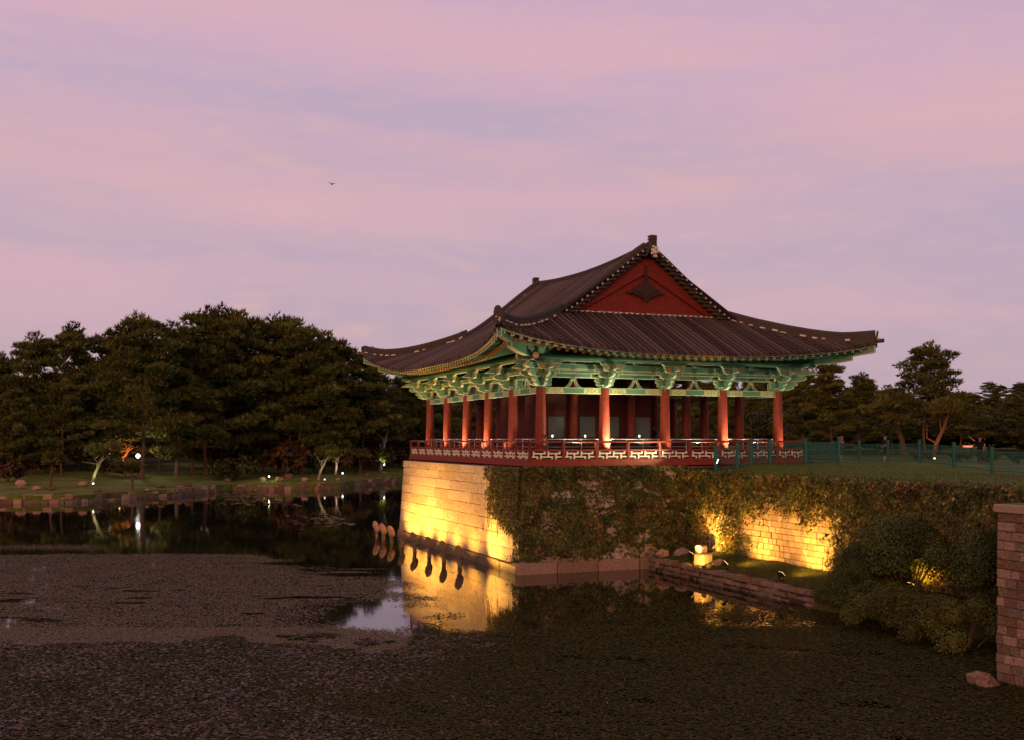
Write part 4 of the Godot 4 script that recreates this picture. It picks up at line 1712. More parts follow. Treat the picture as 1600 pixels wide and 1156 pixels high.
func build_ivy():
	rng.seed = 31
	OY = 0.0
	var nz := FastNoiseLite.new()
	nz.seed = 4
	nz.frequency = 0.55
	nz.fractal_octaves = 4
	var lm := leaf_mesh(1.0, 0.9, 0.12)
	var tf := Transform3D(FR, C0)
	# the terrace's short face
	var xs := []
	var cs := PackedColorArray()
	var nr := Vector3(0, 0, 1)
	for i in 23000:
		var r := rr(-1.95, 6.6)
		var y := rr(0.45, 4.72)
		var low := 0.75 + 0.35 * nz.get_noise_2d(r * 1.3, 3.0) + 0.45 * sstep(2.2, 3.2, r) * (1.0 - sstep(4.6, 5.4, r)) - 0.55 * sstep(5.0, 6.0, r)
		if y < low and rng.randf() > 0.10:
			continue
		var hole := nz.get_noise_2d(r * 0.9 + 40.0, y * 1.6)
		var gap := exp(-pow((r - 0.6) / 1.5, 2.0) - pow((y - 3.45) / 0.28, 2.0)) * 0.75 + exp(-pow((r - 3.0) / 1.6, 2.0) - pow((y - 3.2) / 0.35, 2.0)) * 0.35
		if hole + gap > 0.34 and rng.randf() > 0.12:
			continue
		var thick := 0.07 + 0.34 * maxf(0, nz.get_noise_2d(r * 1.5 + 9.0, y * 1.5)) + 0.10 * sstep(4.2, 4.7, y)
		xs.push_back(ivy_leaf_tf(right_pt(r, y) + nr * rr(0.02, thick), nr, rr(0.08, 0.17)))
		cs.push_back(ivy_color(nz.get_noise_2d(r * 0.8 + 3.0, y * 0.9 + 31.0)) * (1.0 + 0.9 * nz.get_noise_2d(r * 2.0, y * 2.4 + 9.0)))
	var a := scatter("ivy", lm, xs, cs, M.ivy, self, tf)
	tag(a, "thick green and russet ivy covering the terrace's short front face", "ivy")
	# round the corner, hanging over the long lit face
	xs = []
	cs = PackedColorArray()
	var nl := Vector3(-1, 0, 0)
	for i in 16000:
		var s := rr(-1.9, 4.6)
		var y := rr(0.5, 4.7)
		# the edge leans: wide at the top, narrow below, with hanging strands
		var edge := lerpf(-1.35, 2.1, sstep(1.2, 2.5, y)) + 0.7 * sstep(2.6, 4.5, y) + 0.75 * nz.get_noise_2d(y * 1.1, 20.0) + 0.8 * nz.get_noise_2d(s * 3.5, y * 0.5)
		var strand := nz.get_noise_2d(s * 6.0, y * 0.35 + 70.0)
		if y < 2.2:
			edge -= 0.4 * sstep(0.1, -0.3, strand)
		var f := s - edge
		if f > 0.0 and rng.randf() > 0.03 * exp(-f * 2.0):
			continue
		if f > -0.9 and rng.randf() > 0.35 + -f * 0.7:
			continue
		if nz.get_noise_2d(s * 2.4 + 5.0, y * 1.9) > 0.36 and rng.randf() > 0.15:
			continue
		xs.push_back(ivy_leaf_tf(left_pt(s, y) + nl * rr(0.02, 0.16), nl, rr(0.07, 0.13)))
		cs.push_back(ivy_color())
	var b := scatter("ivy", lm, xs, cs, M.ivy, self, tf)
	tag(b, "ivy hanging round the terrace corner over the yellow lit stone", "ivy")
	# stems of the hanging ivy
	var st := new_mb()
	for k in 46:
		var s := rr(-1.6, 2.8)
		var y := 4.5
		var stop := rr(1.2, 2.8)
		var pts := PackedVector3Array()
		var rad := PackedFloat32Array()
		while y > stop:
			pts.push_back(left_pt(s, y) + nl * 0.02)
			rad.push_back(0.008)
			y -= 0.25
			s += rr(-0.09, 0.09)
		if pts.size() > 2:
			st.tube(pts, rad, 4, false)
	put("stem", st, M.bark, b)
	# the retaining wall: dense above, bare in the floodlit patches
	xs = []
	cs = PackedColorArray()
	for i in 44000:
		var s := rr(-25.5, -1.9)
		var y := rr(0.95, 4.5)
		var top := 3.1 + 0.6 * nz.get_noise_2d(s * 0.9, 50.0) + 0.55 * exp(-pow((s + 9.5) / 2.6, 2.0))
		top += 0.35 * exp(-pow((s + 9.0) / 3.0, 2.0)) + 0.5 * exp(-pow((s + 4.1) / 1.0, 2.0))
		var cover := sstep(top - 1.3, top + 0.1, y + 0.5 * nz.get_noise_2d(s * 3.0, y * 0.6 + 5.0))
		# dense column by the inner corner and between the two lit patches; open from 6 to 13 m
		var open := sstep(-5.2, -7.4, s + 1.2 * nz.get_noise_2d(s * 2.0, y * 1.3)) * (1.0 - sstep(-11.6, -14.2, s))
		var half := exp(-pow((s + 4.1) / 1.2, 2.0)) * (1.0 - sstep(2.3, 3.2, y)) * 0.95
		var far_open := 0.5 * sstep(-17.0, -18.0, s)
		var dens := maxf(cover, 1.0 - maxf(maxf(open, half), far_open))
		dens *= 1.0 + 0.9 * minf(0, nz.get_noise_2d(s * 2.2, y * 2.2))
		if rng.randf() > dens:
			continue
		var thick := 0.06 + 0.2 * sstep(3.3, 4.4, y) + 0.34 * maxf(0, nz.get_noise_2d(s * 1.5, y * 1.5))
		var q := P(6.62 - rr(0.02, thick), y, s)
		xs.push_back(ivy_leaf_tf(q, nl, rr(0.08, 0.16)))
		cs.push_back(ivy_color(nz.get_noise_2d(s * 0.8, y * 0.9 + 31.0)) * (1.0 + 0.9 * nz.get_noise_2d(s * 2.0, y * 2.4 + 9.0)))
	# along the crown of the wall
	for i in 9000:
		var s := rr(-25.5, -1.5)
		if nz.get_noise_2d(s * 0.9, 77.0) + nz.get_noise_2d(s * 3.0, 12.0) * 0.6 < rr(-0.2, 0.35):
			continue
		xs.push_back(ivy_leaf_tf(P(6.7 + rr(-0.3, 0.7), 4.36 + rr(-0.06, 0.16) * (1.0 + nz.get_noise_2d(s, 5.0)), s), (nl + Vector3.UP).normalized(), rr(0.08, 0.14)))
		cs.push_back(ivy_color())
	var c := scatter("ivy", lm, xs, cs, M.ivy, self, tf)
	tag(c, "russet ivy draping the retaining wall and its top edge above the floodlights", "ivy")

func pine_mesh(sd: int, h: float, spread: float, bare: float, lean: float, per_pad: int) -> Array:
	rng.seed = sd
	var tr := new_mb()
	var cr := new_mb(true)
	var pts := PackedVector3Array()
	var rad := PackedFloat32Array()
	var wob := Vector3(rr(-1, 1), 0, rr(-1, 1)) * 0.35
	var dirn := Vector3(rr(-1, 1), 0, rr(-1, 1)).normalized()
	for k in 11:
		var t := k / 10.0
		pts.push_back(Vector3(0, h * 0.95 * t, 0) + dirn * lean * t * t * h + wob * sin(t * 5.0) + Vector3(rr(-0.08, 0.08), 0, rr(-0.08, 0.08)))
		rad.push_back(lerpf(0.0135 * h, 0.04, pow(t, 0.8)))
	pts[0] = Vector3(0, -0.3, 0)
	tr.tube(pts, rad, 8)
	var limbs := 22
	for k in limbs:
		var t := lerpf(bare, 0.97, (k + rr(0.0, 0.7)) / limbs)
		var f := t * 10.0
		var p := pts[int(f)].lerp(pts[mini(int(f) + 1, 10)], f - int(f))
		var az := k * 2.4 + rr(-0.5, 0.5)
		var tt := (t - bare) / (1.0 - bare)
		var ln := spread * (1.0 - 0.78 * pow(tt, 1.6)) * rr(0.65, 1.1)
		var d := Vector3(cos(az), rr(0.05, 0.25) + 0.5 * tt, sin(az)).normalized()
		var q := p + d * ln
		var m := p.lerp(q, 0.5) + Vector3(rr(-0.2, 0.2), -0.08 * ln, rr(-0.2, 0.2))
		tr.tube(PackedVector3Array([p, m, q]), PackedFloat32Array([0.05 + 0.012 * ln, 0.05, 0.02]), 5, false)
		for j in 4:
			var u: float = [0.42, 0.66, 0.86, 1.02][j]
			var c := p.lerp(m, u * 2) if u < 0.5 else m.lerp(q, u * 2 - 1)
			c += rv() * 0.3 * Vector3(1, 0.5, 1)
			var pr := spread * rr(0.2, 0.33) * (1.0 if j < 3 else 0.8)
			needles(cr, c, Vector3(pr, pr * rr(0.42, 0.6), pr), per_pad)
	needles(cr, pts[10] + Vector3(0, 0.1, 0), Vector3(spread * 0.22, spread * 0.28, spread * 0.22), per_pad)
	return [mesh_of([[tr, M.bark]]), mesh_of([[cr, M.needles]])]

# one cloud of needle tufts
func needles(b: MB, c: Vector3, e: Vector3, count: int) -> void:
	var tone := rr(0.6, 1.5)
	var warm := rr(0.0, 1.0)
	for i in count:
		var d := rv()
		while d.length() > 1.0:
			d = rv()
		d.y = absf(d.y) * 1.0 - 0.25
		var p := c + d * e
		var axis := (Vector3.UP * 0.9 + d * 0.9 + rv() * 0.5).normalized()
		b.col = Color(0.076 + 0.03 * warm, 0.094, 0.023) * tone * rr(0.7, 1.35)
		var len := rr(0.3, 0.6)
		for k in 5:
			var dir := (axis + rv() * 0.75).normalized()
			var side := dir.cross(rv()).normalized() * 0.068
			b.ftri(p - side, p + side, p + dir * len, (axis + dir).normalized())

func build_pines():
	var kinds := []
	var specs := [[201, 14.0, 4.0, 0.16, 0.02], [202, 14.0, 4.4, 0.24, 0.05], [203, 14.0, 3.6, 0.10, 0.03], [204, 14.0, 4.8, 0.30, 0.08], [205, 14.0, 4.2, 0.12, 0.0], [206, 14.0, 5.2, 0.27, 0.06]]
	for s in specs:
		kinds.push_back(pine_mesh(s[0], s[1], s[2], s[3], s[4], 44))
	rng.seed = 33
	# photograph column of the trunk, distance, column height of the top, kind, label
	var sky_trees := [
		[-70, 128, 540, 0, "pine at the far left end of the grove, partly outside the view"], [8, 126, 548, 2, "low pine crown at the left end of the skyline across the pond"],
		[60, 124, 519, 1, "pine with a flat notched crown, second on the left skyline"], [118, 123, 503, 4, "round topped pine left of the wide gap in the left skyline"],
		[172, 126, 516, 3, "pine with side boughs reaching into the left skyline gap"], [222, 119, 489, 5, "big spreading pine above the bright white garden lamp"],
		[275, 126, 499, 2, "narrow pine right of the big spreading pine"], [322, 124, 478, 4, "tall pine just left of the grove's highest point"],
		[345, 128, 474, 0, "tallest pine of the grove across the pond"], [388, 124, 485, 1, "pine below the small bright cloud at the grove's crest"],
		[432, 121, 489, 3, "pine with two bare pale trunks showing through its crown"], [468, 128, 502, 5, "pine where the grove's skyline begins to fall to the right"],
		[505, 131, 513, 2, "slim pine on the falling right skyline of the grove"], [538, 138, 530, 0, "pine with a ragged top left of the pavilion's eave tip"],
		[566, 146, 541, 1, "last pine left of the pavilion roof, touching its eave tip"],
	]
	for q in sky_trees:
		plant_pine(kinds, q, "pines on the skyline across the pond")
	var inner := [[20, 116, 600], [95, 118, 590], [150, 134, 560], [250, 132, 540], [300, 134, 545], [365, 130, 560], [405, 133, 540], [455, 136, 560], [490, 127, 575], [525, 150, 565], [575, 156, 585], [600, 150, 590], [625, 158, 580], [650, 165, 590], [-30, 135, 575], [410, 129, 610], [330, 127, 600], [560, 149, 600], [186, 131, 590], [130, 128, 610]]
	var inner_at := ["over the far lawn's left rocks", "over the small bare tree on the lawn", "behind the lit leaning tree, under the skyline gap", "right behind the dark bare earth", "above the right end of the bare earth", "above the second bank's left end", "below the grove's crest, right of the bare earth", "under the two bare pale trunks", "above the ochre shrub", "left behind the lit stump", "above the red leaved maple", "above the white lit leaning trunk", "right of the white lit leaning trunk", "just left of the terrace's back corner", "at the left edge of the view", "low behind the flat lawn lamp", "low above the largest dark shrub", "left of the red leaved maple", "behind the orange lit forked trunk", "left of the green lit leaning tree"]
	for i in inner.size():
		var q: Array = inner[i]
		plant_pine(kinds, [q[0], q[1], q[2], i % 6, "dark pine inside the grove, " + inner_at[i]], "pines inside the grove across the pond")
	var behind := [[690, 150, 600], [730, 140, 590], [775, 150, 600], [820, 138, 590], [1030, 128, 580], [1085, 130, 570], [1135, 120, 575], [1180, 125, 580], [1215, 112, 570]]
	var behind_at := ["the two farthest left columns", "the middle columns of the left side", "the second and third left columns from the corner", "the corner column and its left neighbour", "the inner wall and the third front column", "the third and fourth front columns", "the fourth front column and an inner column", "the last two front columns", "the right corner column and the deck's end"]
	for i in behind.size():
		var q: Array = behind[i]
		plant_pine(kinds, [q[0], q[1], q[2], (i * 5 + 1) % 6, "dark pine seen between " + behind_at[i]], "pines behind the pavilion")
	var right := [
		[1258, 104, 572, 2, "pine just right of the pavilion's far corner bracket"], [1300, 98, 562, 0, "pine with a pointed top right of the roof's eave tip"],
		[1345, 102, 580, 4, "pine between the pointed pine and the tall leaning pine"], [1446, 84, 536, 5, "tall pine with a pale bare trunk and boughs spread to the right"],
		[1395, 96, 600, 1, "lower pine close on the left of the tall pale trunk"], [1500, 96, 610, 3, "low dark pine right of the tall pale trunk"],
		[1545, 120, 632, 2, "far pine low on the skyline near the right edge"], [1588, 110, 612, 4, "pine at the right edge above the red light"],
		[1640, 104, 625, 0, "pine beyond the right edge of the view"], [1225, 122, 590, 3, "pine half hidden by the pavilion's right corner column"], [1280, 124, 600, 1, "dark pine deep between two nearer pines right of the pavilion"],
		[1370, 126, 615, 2, "distant pine low behind the two strolling people"], [1470, 128, 640, 4, "distant low pine behind the tall pale trunk"], [1520, 132, 650, 0, "distant low pine behind the person with the raised arm"],
	]
	for q in right:
		plant_pine(kinds, q, "pines on the lawn right of the pavilion", true)

# the wood behind the single pines, which reads as one mass
func build_forest():
	var far := pine_mesh(231, 12.0, 4.2, 0.06, 0.02, 34)
	rng.seed = 38
	var xs := []
	var cs := PackedColorArray()
	for i in 330:
		var left := i < 190
		var px := rr(-140, 1000) if left else rr(900, 1760)
		var z := rr(165, 235) if left else rr(135, 215)
		var x := gx(px, z)
		var g := ground_at(x, z, not left)
		var cap := lerpf(585, 600, clampf(px / 600.0, 0, 1)) if px < 1240 else lerpf(600, 648, clampf((px - 1240) / 320.0, 0, 1))
		var top := EYE + (686.0 - cap - rr(-6, 30)) / 1650.0 * z
		var k := maxf((top - g) / 12.6, 0.35)
		xs.push_back(Transform3D(Basis(Vector3.UP, rr(0, 6)).scaled(Vector3(maxf(k, 0.7), k, maxf(k, 0.7))), Vector3(x, g, -z)))
		cs.push_back(Color.WHITE * rr(0.7, 1.1))
	tag(scatter("forest", far[1], xs, cs, M.needles), "dark wood rising behind the pond and the lawn", "forest")

func ground_at(x: float, z: float, on_lawn: bool) -> float:
	if on_lawn:
		var loc := FR.inverse() * (Vector3(x, 0, -z) - C0)
		return lawn_h(loc.x, -loc.z)
	return bank_h(x, z)

func plant_pine(kinds: Array, q: Array, group: String, on_lawn := false) -> void:
	var z: float = q[1]
	if not on_lawn:
		z = maxf(z, shore((q[0] - 800.0) / 1650.0) + 13.0 + fmod(q[0] * 0.37 + 50.0, 6.0))
	var x := gx(q[0], z)
	var g := ground_at(x, z, on_lawn)
	var top: float = EYE + (686.0 - q[2]) / 1650.0 * z
	var k := (top - g) / 14.4
	var o := thing("pine_tree", q[4], "tree", Vector3(x, g, -z), rr(0, TAU), group)
	o.scale = Vector3(k * rr(0.9, 1.1), k, k * rr(0.9, 1.1)) if k > 0.75 else Vector3(lerpf(k, 0.75, 0.5), k, lerpf(k, 0.75, 0.5))
	var m: Array = kinds[q[3]]
	inst("trunk", m[0], o)
	stuff(inst("crown", m[1], o))

func shrub_mesh(sd: int, e: Vector3, leaves: int, size: float, base: Color, vary: Color, lobes := 16) -> Array:
	rng.seed = sd
	var b := new_mb(true)
	var st := new_mb()
	var blobs := []
	for k in lobes:
		var d := rv().normalized()
		d.y = absf(d.y) * 1.3 - 0.35
		var c := d * e * rr(0.35, 0.8)
		c.y = maxf(c.y + e.y * 0.9, e.y * 0.25)
		blobs.push_back([c, minf(e.x, e.y) * rr(0.28, 0.5), rr(0.65, 1.4)])
		if k % 3 == 0:
			st.tube(PackedVector3Array([Vector3(rr(-0.15, 0.15), 0, rr(-0.15, 0.15)), c * 0.45 + Vector3(rr(-0.1, 0.1), 0, 0), c]), PackedFloat32Array([0.04, 0.025, 0.008]), 5, false)
	for i in leaves:
		var q: Array = blobs[rng.randi() % lobes]
		var d := rv().normalized()
		var rad: float = q[1] * pow(rng.randf(), 0.4)
		var p: Vector3 = q[0] + d * rad * Vector3(1, 0.8, 1)
		var nn := (d + rv() * 0.6 + Vector3.UP * 0.5).normalized()
		var z := (rv() + Vector3.DOWN * 0.3 + d * 0.6).normalized()
		var x := nn.cross(z).normalized()
		z = x.cross(nn)
		var l := size * rr(0.7, 1.3)
		b.col = base.lerp(vary, rng.randf()) * float(q[2]) * rr(0.7, 1.3)
		var t0 := p + x * l * 0.28 + z * l * 0.45
		var t1 := p - x * l * 0.28 + z * l * 0.45
		b.tri(p, t0, p + z * l, nn)
		b.tri(p, t1, p + z * l, nn)
	return [mesh_of([[st, M.bark]]), mesh_of([[b, M.leaf]])]

func plant(called: String, m: Array, label: String, cat: String, at: Vector3, k: Vector3, group := "") -> Node3D:
	var o := thing(called, label, cat, at, rr(0, TAU), group)
	o.scale = k
	inst("stem", m[0], o)
	stuff(inst("foliage", m[1], o))
	return o

func build_shrubs():
	# the big bushes leaning over the water on the right
	OY = 0.0
	var c0 := Color(0.034, 0.050, 0.012)
	var c1 := Color(0.075, 0.080, 0.018)
	var big := shrub_mesh(301, Vector3(2.1, 1.5, 1.9), 30000, 0.075, c0, c1, 26)
	var mid := shrub_mesh(302, Vector3(1.6, 1.2, 1.5), 22000, 0.07, c0, c1, 20)
	var wide := shrub_mesh(303, Vector3(2.2, 1.1, 1.6), 26000, 0.065, Color(0.055, 0.070, 0.015), Color(0.11, 0.105, 0.022), 22)
	rng.seed = 34
	var list := [
		[big, 5.3, -16.0, 0.5, 0.78, "bush in front of the lit wall patch, its left edge cut out against the glow"],
		[big, 5.5, -17.6, 0.6, 1.12, "tallest bush of the clump against the retaining wall"],
		[mid, 5.9, -20.8, 0.6, 1.25, "bush with yellow light showing through near the wall end"],
		[wide, 4.1, -18.4, -0.4, 1.1, "low pale green bush spreading over the water at the front of the clump"],
		[wide, 3.9, -21.6, -0.4, 1.05, "low bush at the water beside the block wall end"],
		[mid, 4.3, -16.6, -0.25, 0.95, "dark bush at the end of the low stone bank"],
		[mid, 4.55, -14.9, -0.1, 0.5, "small bush right at the end of the low stone bank"],
		[mid, 5.6, -23.4, 0.6, 1.0, "bush in the corner close behind the block wall end"],
	]
	for q in list:
		plant("bush", q[0], q[5], "bush", W(q[1], q[3], q[2]), Vector3.ONE * q[4])

func build_garden():
	# shrubs, rocks and small trees on the far bank
	var green := shrub_mesh(311, Vector3(1.5, 1.0, 1.4), 1500, 0.32, Color(0.032, 0.040, 0.012), Color(0.060, 0.052, 0.016), 14)
	var red := shrub_mesh(312, Vector3(1.5, 1.1, 1.4), 1300, 0.32, Color(0.075, 0.028, 0.010), Color(0.095, 0.055, 0.018), 14)
	rng.seed = 35
	var list := [
		[12, 110, 1.2, 1, "russet shrub at the left edge of the far lawn"], [48, 118, 1.7, 1, "wide russet shrub behind the left lawn"], [100, 122, 1.6, 1, "russet shrub left of the lit leaning trunk"],
		[160, 121, 1.5, 0, "dark shrub behind the lit leaning trunk"], [196, 120, 1.3, 0, "clipped dark shrub below the orange lit trunks"], [140, 126, 1.7, 1, "tall russet shrub behind the clipped dark shrub"],
		[372, 127, 1.9, 0, "dark shrub at the second bank's left end"], [352, 126, 1.2, 0, "low shrub beside the flat lawn lamp"], [440, 133, 2.4, 1, "ochre shrub in the middle of the second bank"],
		[475, 136, 2.0, 0, "dark shrub right of the ochre shrub"], [520, 140, 2.2, 1, "brown shrub behind the white lit stump"], [556, 146, 1.9, 1, "red leaved small maple near the terrace"],
		[590, 150, 2.2, 0, "dark shrub behind the white leaning trunk"], [615, 158, 1.7, 1, "low russet shrub at the terrace's back corner"], [395, 138, 2.5, 0, "large dark shrub under the grove's middle"], [330, 140, 2.2, 0, "large dark shrub right of the bare earth"],
		[65, 132, 2.3, 0, "large dark shrub behind the left lawn"], [-10, 124, 2.0, 0, "dark shrub partly outside the left edge"],
	]
	for q in list:
		var z: float = q[1]
		var x := gx(q[0], z)
		plant("shrub", green if q[3] == 0 else red, q[4], "shrub", Vector3(x, bank_h(x, z) - 0.1, -z), Vector3.ONE * q[2], "shrubs on the far bank")
	# undergrowth that closes the view under the crowns
	var thicket := shrub_mesh(313, Vector3(1.5, 1.1, 1.4), 5200, 0.15, Color(0.034, 0.042, 0.012), Color(0.062, 0.054, 0.016), 16)
	rng.seed = 47
	var xs := []
	var cs := PackedColorArray()
	for i in 60:
		var s := rr(20.0, 34.0)
		var at := W(rr(3.2, 15.0) + (s - 20.0) * 0.35, 4.2, s)
		xs.push_back(Transform3D(Basis(Vector3.UP, rr(0, 6)).scaled(Vector3.ONE * rr(0.9, 1.5)), at))
		cs.push_back(Color.WHITE * rr(0.5, 0.9))
	for i in 90:
		var px := lerpf(-90, 720, i / 89.0)
		var z := shore((px - 800.0) / 1650.0) + rr(26, 55)
		if px > 240 and px < 325:
			z += 16.0
		var x := gx(px, z)
		xs.push_back(Transform3D(Basis(Vector3.UP, rr(0, 6)).scaled(Vector3.ONE * rr(1.8, 3.2)), Vector3(x, bank_h(x, z), -z)))
		cs.push_back(Color.WHITE * rr(0.6, 1.0))
	for i in 70:
		var px := rr(540, 760)
		var z := shore((px - 800.0) / 1650.0) + rr(14, 70)
		var x := gx(px, z)
		xs.push_back(Transform3D(Basis(Vector3.UP, rr(0, 6)).scaled(Vector3.ONE * rr(1.6, 3.4)), Vector3(x, bank_h(x, z), -z)))
		cs.push_back(Color.WHITE * rr(0.6, 1.0))
	for i in 60:
		var px := lerpf(1200, 1720, i / 59.0)
		var z := rr(108, 138)
		var x := gx(px, z)
		xs.push_back(Transform3D(Basis(Vector3.UP, rr(0, 6)).scaled(Vector3.ONE * rr(1.6, 2.8)), Vector3(x, ground_at(x, z, true), -z)))
		cs.push_back(Color.WHITE * rr(0.6, 1.0))
	tag(scatter("undergrowth", thicket[1], xs, cs, M.leaf), "dark undergrowth closing the view beneath the pines", "undergrowth")
	# small leaning trees, each with its own lamp where the photograph shows one: column, distance, height, lean, pale bark, label
	var trees := [
		[143, 108, 3.4, 0.55, true, "small leaning tree with a green lit trunk on the far lawn"], [79, 104, 2.6, 0.05, false, "small upright bare tree on the left of the far lawn"],
		[206, 105, 2.4, -0.1, false, "small tree with a crooked trunk on the far lawn"], [190, 128, 4.2, 0.45, false, "forked trunk lit orange behind the clipped shrub"],
		[178, 129, 4.0, -0.3, false, "thin trunk lit orange left of the forked one"], [524, 138, 3.4, 0.1, true, "short white lit stump with upright shoots"],
		[497, 128, 3.2, 0.6, true, "small leaning tree lit from below at the second bank"], [594, 150, 6.0, 0.25, true, "white lit leaning trunk left of the terrace"],
		[450, 140, 4.0, 0.15, true, "grey leaning trunk in the middle of the grove's edge"], [562, 141, 2.8, 0.0, false, "small maple trunk near the terrace"],
		[1458, 78, 3.6, 0.45, false, "golden lit leaning trunk beyond the green fence"], [1416, 88, 4.4, -0.45, false, "reddish leaning trunk left of the tall pale pine"],
	]
	var tuft := new_mb(true)
	for i in trees.size():
		var q: Array = trees[i]
		var z: float = q[1]
		var x := gx(q[0], z)
		var g := ground_at(x, z, q[0] > 1000)
		var o := thing("small_tree", q[5], "tree", Vector3(x, g, -z), 0.0)
		var t := new_mb()
		var h: float = q[2]
		var ln: float = q[3]
		var pts := PackedVector3Array([Vector3(0, -0.1, 0), Vector3(ln * h * 0.18 + rr(-0.1, 0.1), h * 0.35, 0), Vector3(ln * h * 0.5 + rr(-0.1, 0.1), h * 0.7, 0.1), Vector3(ln * h * 0.75, h, 0)])
		t.tube(pts, PackedFloat32Array([0.055 * h, 0.045 * h, 0.03 * h, 0.01 * h]), 8)
		for k in 4:
			var b := pts[1].lerp(pts[2], rr(0.0, 0.9))
			t.tube(PackedVector3Array([b, b + Vector3(rr(-0.5, 0.5), rr(0.2, 0.5), rr(-0.3, 0.3)) * h * 0.5, b + Vector3(rr(-0.8, 0.8), rr(0.5, 0.8), rr(-0.3, 0.3)) * h * 0.6]), PackedFloat32Array([0.022 * h, 0.014 * h, 0.005 * h]), 6)
		put("trunk", t, M.pale_bark if q[4] else M.bark, o)
		var cr := new_mb(true)
		for k in 7:
			needles(cr, pts[3] + Vector3(rr(-0.5, 0.5), rr(-0.25, 0.35), rr(-0.4, 0.4)) * h * 0.6, Vector3(0.28, 0.16, 0.28) * h, 36)
		stuff(put("crown", cr, M.needles, o))

func leaf_cover(x: float, z: float, nz: FastNoiseLite) -> float:
	# floating leaves over the pond: 0 open water, 1 closed
	var n := nz.get_noise_2d(x * 1.6, z * 1.6)
	var n2 := nz.get_noise_2d(x * 0.35 + 80.0, z * 0.9)
	var a := x / z
	# a wide carpet on the left between 36 and 54 m
	var edge := lerpf(-0.075, -0.23, sstep(38.0, 52.0, z)) + 0.05 * n2
	var carpet := sstep(0.018, -0.02, a - edge) * sstep(54.6 + 1.2 * n2, 53.6 + 1.2 * n2, z)
	# clear pool with sky in it in front of the terrace
	var pool := exp(-pow((a + 0.135) / 0.052, 2.0) - pow((z - 35.5) / 3.1, 4.0))
	# the near belt, closed everywhere
	var belt := sstep(33.0 + 1.6 * n2 + 4.5 * sstep(0.0, 0.15, a), 31.0 + 1.6 * n2 + 4.5 * sstep(0.0, 0.15, a), z)
	var c := maxf(carpet * (0.93 + 0.5 * n), belt * (0.98 + 0.75 * minf(n + 0.1, 0.0) - 0.8 * sstep(0.42, 0.6, nz.get_noise_2d(x * 0.8 + 55.0, z * 1.4))))
	c = maxf(c, 0.10 * sstep(42.0, 37.0, z) * sstep(0.02, 0.06, a))
	# ragged streaks across the dark water in the carpet
	c -= 1.3 * sstep(0.3, 0.5, nz.get_noise_2d(x * 0.6 + 7.0, z * 1.7)) * sstep(0.0, -0.1, a) * sstep(32.0, 36.0, z) * (1.0 - sstep(40.0, 46.0, z))
	# straggling islands right of the carpet
	c = maxf(c, 0.75 * sstep(0.18, 0.34, nz.get_noise_2d(x * 0.5 + 30.0, z * 1.9)) * exp(-pow((a + 0.165) / 0.05, 2.0)) * sstep(38.5, 40.0, z) * (1.0 - sstep(47.0, 50.0, z)))
	# thin raft near the terrace's far end and the dull cover before the second bank
	var raft := exp(-pow((z - 81.0 - 60.0 * (a + 0.14)) / 8.0, 4.0)) * sstep(-0.21, -0.17, a + 0.03 * n2) * (1.0 - sstep(-0.08, -0.06, a))
	c = maxf(c, 0.8 * raft)
	var dull := sstep(92.0, 97.0, z + 5.0 * n2) * sstep(-0.30, -0.25, a) * 0.8
	c = maxf(c, dull)
	c = maxf(c, 0.6 * exp(-pow((z - 57.5) / 1.1, 2.0)) * sstep(-0.37, -0.42, a))
	return clampf(c - pool * 1.4, 0, 1)

